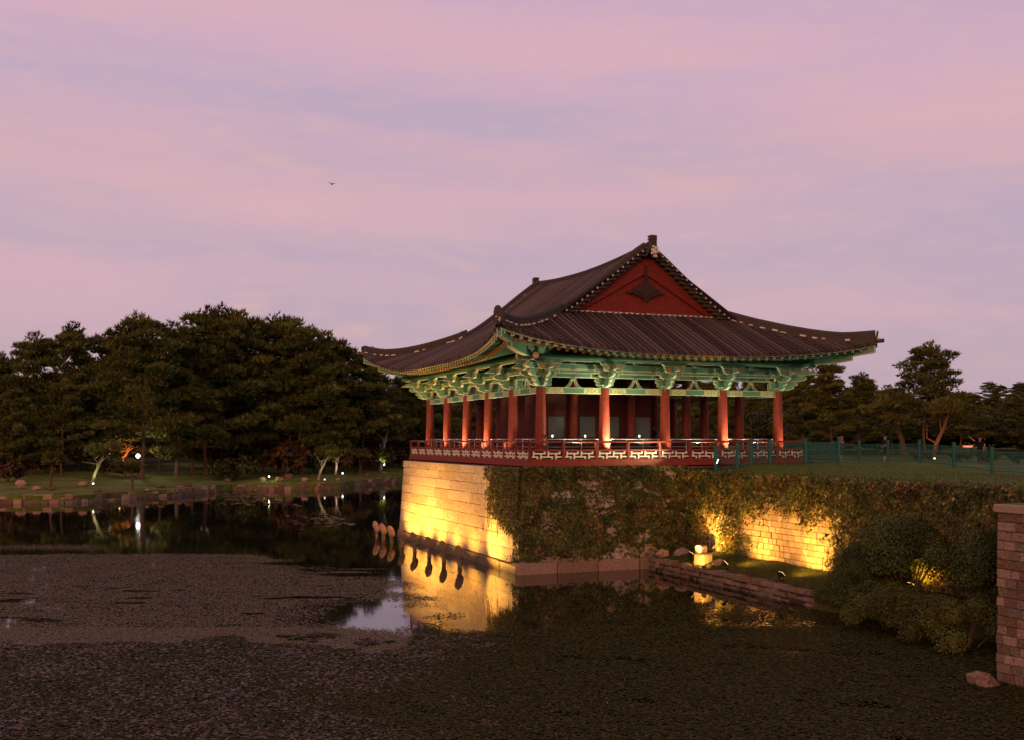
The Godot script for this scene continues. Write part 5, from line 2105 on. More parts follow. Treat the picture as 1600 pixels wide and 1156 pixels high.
func build_floating_leaves():
	rng.seed = 36
	var nz := FastNoiseLite.new()
	nz.seed = 17
	nz.frequency = 0.3
	nz.fractal_octaves = 3
	var disc := new_mb()
	var pts := []
	for k in 8:
		var an := lerpf(0.25, TAU - 0.25, k / 7.0)
		pts.push_back(Vector3(cos(an) * rr(0.45, 0.52), 0.03 * sin(an * 2.0), sin(an) * rr(0.45, 0.52)))
	for k in 7:
		disc.ftri(Vector3.ZERO, pts[k], pts[k + 1], Vector3.UP)
	var dm := mesh_of([[disc, M.pad]])
	var xs := []
	var cs := PackedColorArray()
	var xs2 := []
	var cs2 := PackedColorArray()
	var xs3 := []
	var cs3 := PackedColorArray()
	# rows in depth so that the number per square metre is even; bigger leaves close by
	for pass_k in 3:
		var z0: float = [19.0, 33.0, 68.0][pass_k]
		var z1: float = [33.0, 60.0, 150.0][pass_k]
		var tries: int = [440000, 620000, 45000][pass_k]
		for i in tries:
			var z := rr(z0, z1)
			var a := rr(-0.56, 0.50)
			if rng.randf() > z / z1:
				continue
			var x := a * z
			if pass_k == 2 and (a > -0.05 or z > shore(a) - 0.4):
				continue
			# keep out of the stone terrace, the bank and the wall end
			var loc := FR.inverse() * (Vector3(x, 0, -z) - C0)
			var s := -loc.z
			if (loc.x > -2.1 and s > -2.3) or (loc.x > 4.1 and s > -26.0) or (loc.x > 1.3 and s < -24.9):
				continue
			if rng.randf() > leaf_cover(x, z, nz):
				continue
			var zz := z + 2.2 * nz.get_noise_2d(x * 0.45, z * 0.8) + 1.6 * nz.get_noise_2d(x * 1.7 + 9.0, z * 1.7)
			var near := pass_k < 2 and zz < lerpf(30.6, 46.0, sstep(-0.11, -0.02, a))
			var gloss := near and rng.randf() < 0.28 * sstep(-0.05, -0.17, a + 0.22 * nz.get_noise_2d(x * 0.5, z * 0.7)) * (0.65 + 0.8 * nz.get_noise_2d(x * 1.1, z * 1.1 + 40.0))
			var size := rr(0.05, 0.10) if near else rr(0.05, 0.085)
			if gloss:
				size = rr(0.06, 0.12)
			if pass_k == 2:
				size = rr(0.3, 0.6)
			var tilt := (0.26 if gloss else (0.15 if near else 0.08)) if pass_k < 2 else 0.08
			var y := 0.012 + rng.randf() * 0.012 + (0.05 * rng.randf() if near else 0.0)
			var up := (Vector3.UP + rv() * tilt).normalized()
			var xa := up.cross(Vector3(cos(i * 2.4), 0, sin(i * 2.4))).normalized()
			var t := Transform3D(Basis(xa, up, xa.cross(up)) * size, Vector3(x, y + size * tilt * 0.3, -z))
			var c := Color(0.085, 0.068, 0.026).lerp(Color(0.15, 0.098, 0.052), rng.randf()) * rr(0.6, 1.4)
			if near:
				c = Color(0.036, 0.038, 0.010).lerp(Color(0.056, 0.046, 0.015), rng.randf()) * rr(0.5, 1.4)
			if gloss:
				c = Color(0.080, 0.046, 0.034) * rr(0.6, 1.4)
			if gloss:
				xs3.push_back(t)
				cs3.push_back(c)
			elif near:
				xs2.push_back(t)
				cs2.push_back(c)
			else:
				xs.push_back(t)
				cs.push_back(c)
	var o := scatter("floating_leaves", dm, xs, cs, M.pad)
	tag(o, "carpet of small floating leaves on the middle of the pond", "water plants")
	var o2 := scatter("floating_leaves", dm, xs2, cs2, M.near_pad)
	tag(o2, "belt of dull green leaves on the near water", "water plants")
	var o3 := scatter("floating_leaves", dm, xs3, cs3, M.gloss_pad)
	tag(o3, "shiny purplish leaves on the near water at the lower left", "water plants")

func build_grass():
	rng.seed = 37
	OY = 0.0
	var b := new_mb()
	for k in 5:
		var an := TAU * k / 5 + 0.3
		var d := Vector3(cos(an), 0, sin(an))
		b.ftri(d.cross(Vector3.UP) * 0.02 + d * 0.02, d.cross(Vector3.UP) * -0.02 + d * 0.02, Vector3(0, 1, 0) * (0.8 + 0.06 * k) + d * 0.35, d + Vector3.UP)
	var m := mesh_of([[b, M.leaf]])
	var xs := []
	var cs := PackedColorArray()
	for i in 26000:
		var s := rr(-25.0, -1.5)
		var r := 6.8 + pow(rng.randf(), 1.6) * 12.0
		if i % 3 == 0:
			s = rr(-14.0, -2.0)
			r = rr(4.7, 6.6)
		var h := rr(0.05, 0.12)
		var y := lawn_h(r, s) if r > 6.7 else lerpf(0.46, 0.99, (r - 4.5) / 2.4)
		xs.push_back(Transform3D(Basis(Vector3.UP, rr(0, 6)).scaled(Vector3(h * 1.3, h, h * 1.3)), P(r, y - 0.01, s)))
		cs.push_back(Color(0.046, 0.074, 0.012).lerp(Color(0.085, 0.095, 0.022), rng.randf()) * rr(0.6, 1.3))
	tag(scatter("grass", m, xs, cs, M.leaf, self, Transform3D(FR, C0)), "short grass on the lawn edge and the low shelf", "grass")

# ------------------------------------------------------------------ things
const ORD := ["nearest", "second", "third", "fourth", "fifth", "sixth", "seventh", "eighth"]

func build_stone_posts():
	rng.seed = 41
	var nz := FastNoiseLite.new()
	nz.frequency = 0.02
	var ss := [1.5, 3.9, 6.3, 8.9, 11.4, 13.6, 15.4, 17.0]
	for k in 8:
		var where: String = ["stone post nearest the terrace corner in the row before the lit wall", "second stone post from the near end, before the lit wall", "third stone post from the near end, before the lit wall", "fourth stone post from the near end, before the lit wall", "stone post standing before the far edge of the lit wall", "stone post standing clear of the lit wall, nearest to its edge", "nearer post of the crossed pair of stone posts at the row's far end", "farthest stone post of the row, leaning behind its neighbour"][k]
		var o := thing("stone_post", where, "post", W(-3.42, 0, ss[k]), TH + rr(-0.15, 0.15), "stone posts in the water")
		var b := new_mb()
		var n2 := new_mb()
		n2.tube(PackedVector3Array([Vector3(0.02, -0.5, 0), Vector3(0, 0.2, 0), Vector3(-0.02, 0.46, 0)]), PackedFloat32Array([0.13, 0.10, 0.12]), 10)
		put("stalk", n2, M.wet, o)
		# a worn slab-shaped head, long axis leaning
		var bs := Basis(Vector3(0, 0, 1), rr(0.2, 0.42)) * Basis(Vector3(1, 0, 0), rr(-0.08, 0.1))
		b.boulder(Transform3D(bs * Basis.from_scale(Vector3(0.185, 0.36, 0.22)), Vector3(-0.03, 0.68, 0)), nz, 30.0 + k * 13.0, 0.18, 14, 10)
		put("head", b, M.pink_stone[0] if k > 4 else M.rubble, o)

# a small black floodlight; local z points along its beam
func flood(called: String, label: String, at: Vector3, dir: Vector3, size: float, lens: Material, color: Color, energy: float, angle: float, group: String) -> Node3D:
	var o := thing(called, label, "floodlight", at, 0.0, group)
	var d := dir.normalized()
	var x := Vector3.UP.cross(d).normalized() if absf(d.y) < 0.98 else Vector3.RIGHT
	var bs := Basis(x, d.cross(x), d)
	var c := Vector3(0, size * 0.75, 0)
	var b := new_mb()
	b.box(Transform3D(bs, c - d * size * 0.12), Vector3(size, size * 0.72, size * 0.3), size * 0.05)
	for k in 3:
		b.box(Transform3D(bs, c - d * size * 0.3 + bs.y * size * 0.2 * (k - 1)), Vector3(size * 0.8, size * 0.05, size * 0.12))
	put("housing", b, M.black, o)
	b = new_mb()
	b.bar(Vector3(0, -0.02, 0) - x * size * 0.54, c - x * size * 0.54, 0.03, 0.03, d)
	b.bar(Vector3(0, -0.02, 0) + x * size * 0.54, c + x * size * 0.54, 0.03, 0.03, d)
	b.box(Transform3D(Basis(x, Vector3.UP, x.cross(Vector3.UP)), Vector3(0, 0.01, 0)), Vector3(size * 1.15, 0.04, size * 0.4))
	put("stand", b, M.black, o)
	b = new_mb()
	b.box(Transform3D(bs, c + d * size * 0.045), Vector3(size * 0.86, size * 0.58, size * 0.03))
	put("lens", b, lens, o)
	spot(o, c + d * (size * 0.07 + 0.02), d, color, energy, angle, size * 0.4)
	return o

func build_wall_floods():
	var warm := Color(1.0, 0.71, 0.27)
	var L := FR * Vector3(1, 0, 0)
	var up := Vector3.UP
	# behind the stone posts, throwing light up the terrace wall
	var ss := [1.5, 3.9, 6.3, 8.9, 11.4, 13.6, 15.4]
	var en := [13.0, 11.0, 15.0, 17.0, 20.0, 15.0, 14.0]
	for k in 7:
		flood("floodlight", "floodlight hidden behind the %s stone post, aimed up at the terrace wall" % ORD[k], W(-3.3, 0.12, ss[k] + 0.26), FR * Vector3(1.0, 1.5, [0.95, 0.2, 0.0, 0.0, 0.0, 0.1, 0.3][k]), 0.15, M.lens_yellow, warm, en[k] * [3.6, 2.0, 1.6, 2.2, 2.8, 2.1, 1.9][k], 62.0, "floodlights behind the stone posts")
	# on the shelf before the retaining wall
	var list := [
		[5.2, -4.6, 0.68, 46.0, Vector3(0.9, 0.95, 0.1), "floodlight between the two glowing stone blocks on the grass shelf"],
		[5.0, -7.6, 0.62, 34.0, Vector3(0.9, 0.85, 0.35), "floodlight with a white glint, left of the bare bright bricks"],
		[5.0, -11.4, 0.62, 40.0, Vector3(0.9, 0.85, 0.1), "floodlight on the grass below the right end of the bare bricks"],
		[5.9, -22.6, 0.9, 16.0, Vector3(0.9, 0.8, -0.3), "floodlight hidden in the bushes beside the block wall end"],
		[5.9, -17.2, 0.9, 7.0, Vector3(0.9, 1.0, 0.1), "floodlight hidden deep behind the tallest bush"],
	]
	for q in list:
		flood("floodlight", q[5], W(q[0], q[2], q[1]), FR * Vector3(q[4].x, q[4].y, q[4].z), 0.3, M.lens_yellow, warm, q[3], 64.0, "floodlights on the grass shelf")
	# lit stone blocks on the shelf
	rng.seed = 43
	var b := new_mb()
	b.box(Transform3D(Basis(Vector3.UP, 0.4), Vector3(0, 0.24, 0)), Vector3(0.72, 0.5, 0.5), 0.05)
	tag(put("stone_block", b, M.brick[0], self, Transform3D(FR, W(5.1, 0.55, -5.7))), "larger glowing yellow stone block on the shelf's edge", "stone block")
	b = new_mb()
	b.box(Transform3D(Basis(Vector3.UP, 0.2), Vector3(0, 0.22, 0)), Vector3(0.42, 0.5, 0.4), 0.04)
	tag(put("stone_block", b, M.brick[0], self, Transform3D(FR, W(5.9, 0.75, -4.25))), "smaller glowing stone block close to the retaining wall", "stone block")
	var o := flood("floodlight", "small floodlight on the bank aimed at the glowing stone blocks", W(4.5, 0.5, -6.75), FR * Vector3(0.55, 0.12, -0.9), 0.16, M.lens_yellow, warm, 9.0, 42.0, "floodlights on the grass shelf")

func build_column_lamps():
	# small spotlights at the column feet and along the deck edge, washing columns, brackets and eaves
	var pale := Color(1.0, 0.93, 0.74)
	var cold := Color(0.92, 1.0, 0.86)
	var names := ["near corner", "second", "third", "fourth", "far right"]
	for i in range(0, 5):
		var r := RW / 4 * i
		if i > 0:
			lamp_small("foot lamp washing the %s column of the short right side" % names[i], W(r + 0.3, FLOOR, -0.74), Vector3(0, 1.0, 0.0) + FR * Vector3(-0.22, 0, -0.58), pale, [0.0, 60.0, 4.0, 28.0, 6.0][i], 30.0)
		if i < 4:
			lamp_small("uplight between columns below bay %s from the near corner, right side" % ["one", "two", "three", "four"][i], W(r + RW / 8, FLOOR, -0.66), Vector3.UP + FR * Vector3(0, 0, 0.22), cold, 9.0, 66.0)
	for j in range(0, 6):
		var s := SL / 5 * j
		if j > 0:
			lamp_small("foot lamp washing the %s column of the long left side" % ["near corner", "second", "third", "fourth", "fifth", "farthest"][j], W(-0.78, FLOOR, s - 0.1), Vector3.UP + FR * Vector3(0.62, 0, 0.0), pale, [0.0, 2.0, 18.0, 20.0, 15.0, 3.0][j], 30.0)
		if j < 5:
			lamp_small("uplight between columns below bay %s from the near corner, left side" % ["one", "two", "three", "four", "five"][j], W(-0.66, FLOOR, s + SL / 10), Vector3.UP + FR * Vector3(-0.22, 0, 0), Color(0.96, 1.0, 0.88), 5.5, 66.0)
	# the black floodlight on the lawn before the pavilion, aimed along its short side
	flood("floodlight", "black floodlight on the lawn edge before the fence, aimed at the pavilion", W(7.5, 4.62, -3.1), FR * Vector3(-0.78, 0.37, -0.42), 0.36, M.lens_white, Color(1.0, 0.95, 0.76), 48.0, 34.0, "")
	# white fittings on the counters behind the railing
	for q in [[1.55, 2.2, "left white counter lamp behind the railing"], [3.3, 2.2, "middle white counter lamp behind the railing"], [6.3, 2.2, "right white counter lamp behind the railing"]]:
		var o := thing("counter_lamp", q[2], "lamp", W(q[0], 6.0, q[1]), TH, "white counter lamps inside the pavilion")
		var b := new_mb()
		b.tube(PackedVector3Array([Vector3(0, 0.0, 0), Vector3(0, 0.12, 0)]), PackedFloat32Array([0.03, 0.055]), 10)
		put("shade", b, M.lens_soft, o)
		omni(o, Vector3(0, 0.2, 0.0), Color(1, 0.95, 0.85), 0.05, 0.05)
	var o := thing("lit_notice", "small white lit notice standing behind the railing", "sign", W(7.6, 6.02, 2.1), TH)
	var b := new_mb()
	b.box(Transform3D(Basis(Vector3.RIGHT, -0.4), Vector3(0, 0.12, 0)), Vector3(0.24, 0.2, 0.02))
	b.box(Transform3D(Basis(), Vector3(-0.08, 0.0, 0.1)), Vector3(0.3, 0.05, 0.12))
	put("panel", b, flat(lin(0.75, 0.78, 0.76), 0.5), o)

func lamp_small(label: String, at: Vector3, dir: Vector3, color: Color, energy: float, angle: float) -> void:
	var o := thing("deck_lamp", label, "lamp", at, TH, "spotlights on the pavilion deck")
	var b := new_mb()
	b.tube(PackedVector3Array([Vector3(0, 0, 0), Vector3(0, 0.14, 0)]), PackedFloat32Array([0.06, 0.07]), 10, false)
	b.box(Transform3D(Basis(), Vector3(0, 0.012, 0)), Vector3(0.18, 0.024, 0.18))
	put("housing", b, M.black, o)
	b = new_mb()
	b.tube(PackedVector3Array([Vector3(0, 0.125, 0), Vector3(0, 0.14, 0)]), PackedFloat32Array([0.064, 0.064]), 10)
	put("lens", b, M.lens_white, o)
	spot(o, Vector3(0, 0.17, 0), FR.inverse() * dir, color, energy, angle, 0.05, 0.9)

func fence_run(o: Node3D, pts: Array, base: float) -> void:
	var post := new_mb()
	post.box(Transform3D(Basis(), Vector3(0, 0.6, 0)), Vector3(0.13, 1.24, 0.13), 0.015)
	post.box(Transform3D(Basis(), Vector3(0, 1.235, 0)), Vector3(0.15, 0.04, 0.15), 0.01)
	var pm := mesh_of([[post, M.teal]])
	var org := o.position
	for i in pts.size():
		var p: Vector3 = pts[i] - org
		inst("post", pm, o, Transform3D(Basis(Vector3.UP, TH), p))
		if i == pts.size() - 1:
			break
		var q: Vector3 = pts[i + 1] - org
		var b := new_mb()
		for y in [0.14, 0.42, 0.72, 1.0]:
			b.bar(p + Vector3.UP * y, q + Vector3.UP * y, 0.025, 0.03)
		put("rail", b, M.teal, o)
		b = new_mb()
		var n := int(p.distance_to(q) / 0.13)
		for k in range(1, n):
			var c := p.lerp(q, float(k) / n)
			b.bar(c + Vector3.UP * 0.08, c + Vector3.UP * 1.06, 0.02, 0.02, Vector3.RIGHT)
		stuff(put("bars", b, M.teal, o))

func build_fence():
	OY = 0.0
	var pts := []
	for q in [[7.9, -2.3], [9.0, -2.4], [9.75, -2.45], [11.1, -2.0], [13.1, -2.1], [15.4, -1.7], [16.0, 1.8], [15.9, 5.6]]:
		pts.push_back(W(q[0], lawn_h(q[0], q[1]) - 0.03, q[1]))
	var a := thing("fence", "green metal fence close before the pavilion's right end", "fence", pts[0])
	fence_run(a, pts, 4.35)
	pts = []
	for k in 10:
		var z := 64.0 - 3.14 * k + 0.03 * k * k
		var x := 19.47 + 0.57 * k
		var loc := FR.inverse() * (Vector3(x, 0, -z) - C0)
		pts.push_back(Vector3(x, lawn_h(loc.x, -loc.z) - 0.03, -z))
	for k in 2:
		var v: Vector3 = pts[0] + (pts[0] - pts[1])
		pts.push_front(v)
	var b := thing("fence", "long green metal fence crossing the lawn to the right edge", "fence", pts[0])
	fence_run(b, pts, 4.35)

func build_rocks():
	rng.seed = 44
	var nz := FastNoiseLite.new()
	nz.frequency = 0.02
	var list := [
		[32, 107, 0.75, 0, "tall pinkish rock at the left of the far lawn"], [32, 104, 0.6, 1, "rounded rock below the tall pinkish rock"], [56, 102.5, 0.5, 0, "flat pale rock on the far lawn by the small bare tree"],
		[128, 106, 0.6, 0, "square rock at the foot of the green lit tree"], [152, 101.5, 0.6, 2, "dark reddish rock on the edging below the green lamp"], [229, 106, 0.4, 0, "small pinkish rock in the middle of the far lawn"],
		[251, 110, 0.55, 2, "dark reddish rock behind the small pinkish rock"], [293, 114, 0.8, 2, "largest dark rock near the lawn's right end"], [280, 112, 0.25, 0, "smallest pale rock by the edging"], [80, 101.8, 0.5, 2, "flat dark rock below the small bare tree"],
		[436, 125, 0.9, 1, "big rounded rock beside the flat lawn lamp"], [410, 126, 0.7, 1, "brown rock left of the flat lawn lamp"], [452, 130, 0.7, 2, "upright rock behind the big rounded rock"], [476, 126, 0.55, 0, "pointed rock on the second bank's edging"],
		[528, 128, 0.5, 0, "pale rock right of the leaning lit tree"], [355, 125, 0.6, 2, "dark rock at the second bank's left corner"], [574, 141, 0.6, 2, "dark rock near the maple trunk"], [600, 146, 0.7, 1, "broad rock at the water left of the terrace"],
	]
	for q in list:
		var z: float = q[1]
		var x := gx(q[0], z)
		var o := thing("rock", q[4], "rock", Vector3(x, bank_h(x, z) + q[2] * 0.25, -z), rr(0, 6), "rocks on the far bank")
		var b := new_mb()
		b.boulder(Transform3D(Basis.from_scale(Vector3(0.9, 0.5, 0.7) * q[2] * rr(0.6, 1.1)), Vector3.ZERO), nz, q[0] * 0.7, 0.5, 9, 6)
		put("stone", b, [M.edge_stone[0], M.edge_stone[1], M.edge_stone[2]][q[3]], o)
	var b := new_mb()
	b.boulder(Transform3D(Basis(Vector3(0, 0, 1), -0.5) * Basis.from_scale(Vector3(0.36, 0.24, 0.32)), Vector3.ZERO), nz, 77.0, 0.6, 18, 12)
	tag(put("boulder", b, M.pink_stone[2], self, Transform3D(Basis(Vector3.UP, 0.4), Vector3(11.25, 0.08, -25.2))), "pale boulder in the water at the foot of the block wall end", "boulder")
	# rubble on the shelf by the inner corner of the walls
	OY = 0.0
	for q in [[4.9, -2.6, 0.25, "reddish rock lying below the ivy at the terrace corner"], [5.7, -3.0, 0.33, "dark rock in the inner corner of the walls"], [5.3, -6.6, 0.2, "low dark rock on the shelf right of the glowing blocks"]]:
		var m := new_mb()
		m.boulder(Transform3D(Basis.from_scale(Vector3(1.2, 0.8, 1.0) * q[2]), Vector3.ZERO), nz, q[1] * 9.0, 0.5, 10, 7)
		tag(put("rock", m, M.pink_stone[1], self, Transform3D(FR, W(q[0], 0.72, q[1]))), q[3], "rock")

func garden_lamp(label: String, px: float, z: float, lift_y: float, size: float, lens: Material, color: Color, energy: float, dir: Vector3, on_lawn := false) -> void:
	var x := gx(px, z)
	var g := ground_at(x, z, on_lawn)
	var o := thing("garden_lamp", label, "lamp", Vector3(x, g, -z), 0.0)
	var b := new_mb()
	b.tube(PackedVector3Array([Vector3(0, -0.1, 0), Vector3(0, lift_y, 0)]), PackedFloat32Array([0.05, 0.04]), 8)
	b.box(Transform3D(Basis(), Vector3(0, lift_y, 0)), Vector3(size * 1.1, 0.05, size * 1.1))
	put("pole", b, M.black, o)
	b = new_mb()
	var h := Vector3(0, lift_y + 0.03 + size * 0.5, 0)
	for i in 6:
		for k in 10:
			var q := []
			for c in [[0, 0], [0, 1], [1, 1], [1, 0]]:
				var th: float = PI * (i + c[0]) / 6.0
				var ph: float = TAU * (k + c[1]) / 10.0
				q.push_back(Vector3(sin(th) * cos(ph), cos(th), sin(th) * sin(ph)))
			b.quad(h + q[0] * size * 0.5, h + q[1] * size * 0.5, h + q[2] * size * 0.5, h + q[3] * size * 0.5, q[0] + q[2])
	put("lamp_globe", b, lens, o)
	if energy > 0.0:
		if dir == Vector3.ZERO:
			omni(o, h, color, energy, size * 0.4)
		else:
			spot(o, h, dir, color, energy, 50.0, size * 0.3)

func build_park():
	var white := Color(1.0, 0.97, 0.9)
	var orange := Color(1.0, 0.58, 0.22)
	var green := Color(0.9, 1.0, 0.6)
	garden_lamp("brightest white garden lamp beside the big pine trunk", 215, 121, 2.2, 0.46, glow(Color(1, 0.98, 0.93), 12.0), white, 9.0, Vector3.ZERO)
	garden_lamp("small white garden lamp left of the orange lit trunks", 171, 125, 2.0, 0.26, glow(Color(1, 0.98, 0.93), 6.0), white, 2.5, Vector3.ZERO)
	garden_lamp("tiny lamp high behind the brightest garden lamp", 211, 140, 3.6, 0.2, M.lens_white, white, 1.0, Vector3.ZERO)
	garden_lamp("low lamp at the foot of the green lit leaning tree", 145, 107, 0.1, 0.16, M.lens_white, green, 3.5, Vector3(-0.1, 1, -0.3))
	garden_lamp("ground lamp below the forked orange trunk", 186, 126, 0.1, 0.2, M.lens_yellow, orange, 60.0, Vector3(0.1, 1, -0.7))
	garden_lamp("flat white lawn lamp on the second bank", 420, 125, 0.45, 0.2, M.lens_white, green, 1.5, Vector3.ZERO)
	garden_lamp("low lamp under the small leaning tree on the second bank", 507, 126.5, 0.1, 0.18, M.lens_soft, green, 3.5, Vector3(-0.3, 1, -0.3))
	garden_lamp("white lamp beside the lit stump", 535, 137, 0.25, 0.22, M.lens_white, white, 4.0, Vector3(-0.8, 0.8, -0.2))
	garden_lamp("white lamp at the foot of the leaning white trunk", 600, 149, 0.9, 0.22, M.lens_white, white, 30.0, Vector3(-0.35, 1, -0.15))
	garden_lamp("ground lamp below the golden trunk beyond the fence", 1461, 76.5, 0.1, 0.14, M.lens_yellow, orange, 6.0, Vector3(0, 1, -0.45), true)
	# a red lit bar on the lawn
	var z := 84.0
	var x := gx(1516, z)
	var g := ground_at(x, z, true)
	var o := thing("red_light_bar", "long red light low beyond the fence, left of the person with the raised arm", "light", Vector3(x, g, -z))
	var b := new_mb()
	b.box(Transform3D(Basis(), Vector3(-0.15, 1.02, 0)), Vector3(0.75, 0.12, 0.06))
	put("light_tube", b, M.lens_red, o)
	b = new_mb()
	for q in [-0.45, 0.15]:
		b.bar(Vector3(q, 0, -0.06), Vector3(q, 1.0, -0.06), 0.05, 0.05, Vector3.RIGHT)
	put("support", b, M.black, o)
	omni(o, Vector3(-0.15, 1.02, 0.12), Color(1, 0.1, 0.1), 0.25, 0.1)
	# low clipped hedges and a bench on the right lawn
	var hb := shrub_mesh(321, Vector3(1.4, 0.45, 0.5), 1600, 0.16, Color(0.030, 0.042, 0.014), Color(0.055, 0.055, 0.02), 22)
	rng.seed = 45
	var spots := [[1440, 76, "clipped hedge by the golden lit trunk"], [1500, 74, "clipped hedge below the red light"], [1545, 72, "clipped hedge right of the person with the raised arm"], [1592, 70, "clipped hedge at the right edge"]]
	for q in spots:
		var hz: float = q[1]
		var hx := gx(q[0], hz)
		var hd := plant("hedge", hb, q[2], "hedge", Vector3(hx, ground_at(hx, hz, true), -hz), Vector3(0.95, 0.9, 0.9), "clipped hedges beyond the fence")
		hd.rotation.y = 0.3

# ------------------------------------------------------------------ people
# bones: [from, to, radius, radius, colour]; a smooth union of tapered capsules, meshed as surface nets
func bone_d(p: Vector3, b: Array) -> float:
	var a: Vector3 = b[0]
	var ba: Vector3 = b[1] - a
	var h := clampf((p - a).dot(ba) / maxf(ba.length_squared(), 1e-6), 0, 1)
	return (p - a - ba * h).length() - lerpf(b[2], b[3], h)

func field(p: Vector3, bones: Array, k: float) -> float:
	var d := 1e3
	for b in bones:
		var e := bone_d(p, b)
		if e - d > k:
			continue
		var h := maxf(k - absf(d - e), 0.0) / k
		d = minf(d, e) - h * h * k * 0.25
	return d

func body(mb: MB, bones: Array, cell: float, k: float, cols: Array) -> void:
	var lo := Vector3(1e3, 1e3, 1e3)
	var hi := -lo
	for b in bones:
		for e in 2:
			var r := Vector3.ONE * (float(b[2 + e]) + cell * 2.0)
			lo = lo.min(b[e] - r)
			hi = hi.max(b[e] + r)
	var nx := int((hi.x - lo.x) / cell) + 2
	var ny := int((hi.y - lo.y) / cell) + 2
	var nz := int((hi.z - lo.z) / cell) + 2
	var f := PackedFloat32Array()
	f.resize(nx * ny * nz)
	for z in nz:
		for y in ny:
			for x in nx:
				f[(z * ny + y) * nx + x] = field(lo + Vector3(x, y, z) * cell, bones, k)
	var vert := {}
	var corner := [[0, 0, 0], [1, 0, 0], [0, 1, 0], [1, 1, 0], [0, 0, 1], [1, 0, 1], [0, 1, 1], [1, 1, 1]]
	var edges := [[0, 1], [2, 3], [4, 5], [6, 7], [0, 2], [1, 3], [4, 6], [5, 7], [0, 4], [1, 5], [2, 6], [3, 7]]
	for z in nz - 1:
		for y in ny - 1:
			for x in nx - 1:
				var vals := []
				var inside := 0
				for c in corner:
					var q := f[((z + c[2]) * ny + y + c[1]) * nx + x + c[0]]
					vals.push_back(q)
					if q < 0:
						inside += 1
				if inside == 0 or inside == 8:
					continue
				var sum := Vector3.ZERO
				var n := 0
				for e in edges:
					var a: float = vals[e[0]]
					var b: float = vals[e[1]]
					if (a < 0) != (b < 0):
						var t := a / (a - b)
						var ca: Array = corner[e[0]]
						var cb: Array = corner[e[1]]
						sum += Vector3(ca[0], ca[1], ca[2]).lerp(Vector3(cb[0], cb[1], cb[2]), t)
						n += 1
				var p := lo + (Vector3(x, y, z) + sum / n) * cell
				var h := cell * 0.5
				var g := Vector3(field(p + Vector3(h, 0, 0), bones, k) - field(p - Vector3(h, 0, 0), bones, k), field(p + Vector3(0, h, 0), bones, k) - field(p - Vector3(0, h, 0), bones, k), field(p + Vector3(0, 0, h), bones, k) - field(p - Vector3(0, 0, h), bones, k)).normalized()
				var best := 1e3
				var col := 0
				for b in bones:
					var dd := bone_d(p, b)
					if dd < best:
						best = dd
						col = b[4]
				vert[(z * ny + y) * nx + x] = [p, g, cols[col]]
	var dirs := [[1, 0, 0], [0, 1, 0], [0, 0, 1]]
	for z in range(1, nz - 1):
		for y in range(1, ny - 1):
			for x in range(1, nx - 1):
				var i := (z * ny + y) * nx + x
				for a in 3:
					var j: int = i + [1, nx, nx * ny][a]
					if (f[i] < 0) == (f[j] < 0):
						continue
					var s1: int = [nx, nx * ny, 1][a]
					var s2: int = [nx * ny, 1, nx][a]
					var q := [vert.get(i), vert.get(i - s1), vert.get(i - s1 - s2), vert.get(i - s2)]
					if q.has(null):
						continue
					mb.col = q[0][2]
					mb.squad(q[0][0], q[1][0], q[2][0], q[3][0], q[0][1], q[1][1], q[2][1], q[3][1])

func hand_bones(w: Vector3, dir: Vector3, palm_n: Vector3, c: int) -> Array:
	var side := dir.cross(palm_n).normalized()
	var out := [[w, w + dir * 0.08, 0.026, 0.034, c], [w + dir * 0.02 - side * 0.02, w + dir * 0.08 - side * 0.028, 0.02, 0.018, c], [w + dir * 0.02 + side * 0.02, w + dir * 0.08 + side * 0.028, 0.02, 0.018, c]]
	var ln := [0.062, 0.075, 0.070, 0.055]
	for k in 4:
		var b := w + dir * 0.085 + side * (0.030 - 0.020 * k)
		var m: Vector3 = b + dir * ln[k] * 0.55 + palm_n * 0.012
		out.push_back([b, m, 0.010, 0.009, c])
		out.push_back([m, m + dir * ln[k] * 0.4 + palm_n * 0.028, 0.009, 0.007, c])
	var tb := w + dir * 0.03 + side * 0.034
	out.push_back([tb, tb + dir * 0.035 + side * 0.024, 0.013, 0.010, c])
	out.push_back([tb + dir * 0.035 + side * 0.024, tb + dir * 0.068 + side * 0.026 + palm_n * 0.01, 0.010, 0.008, c])
	return out

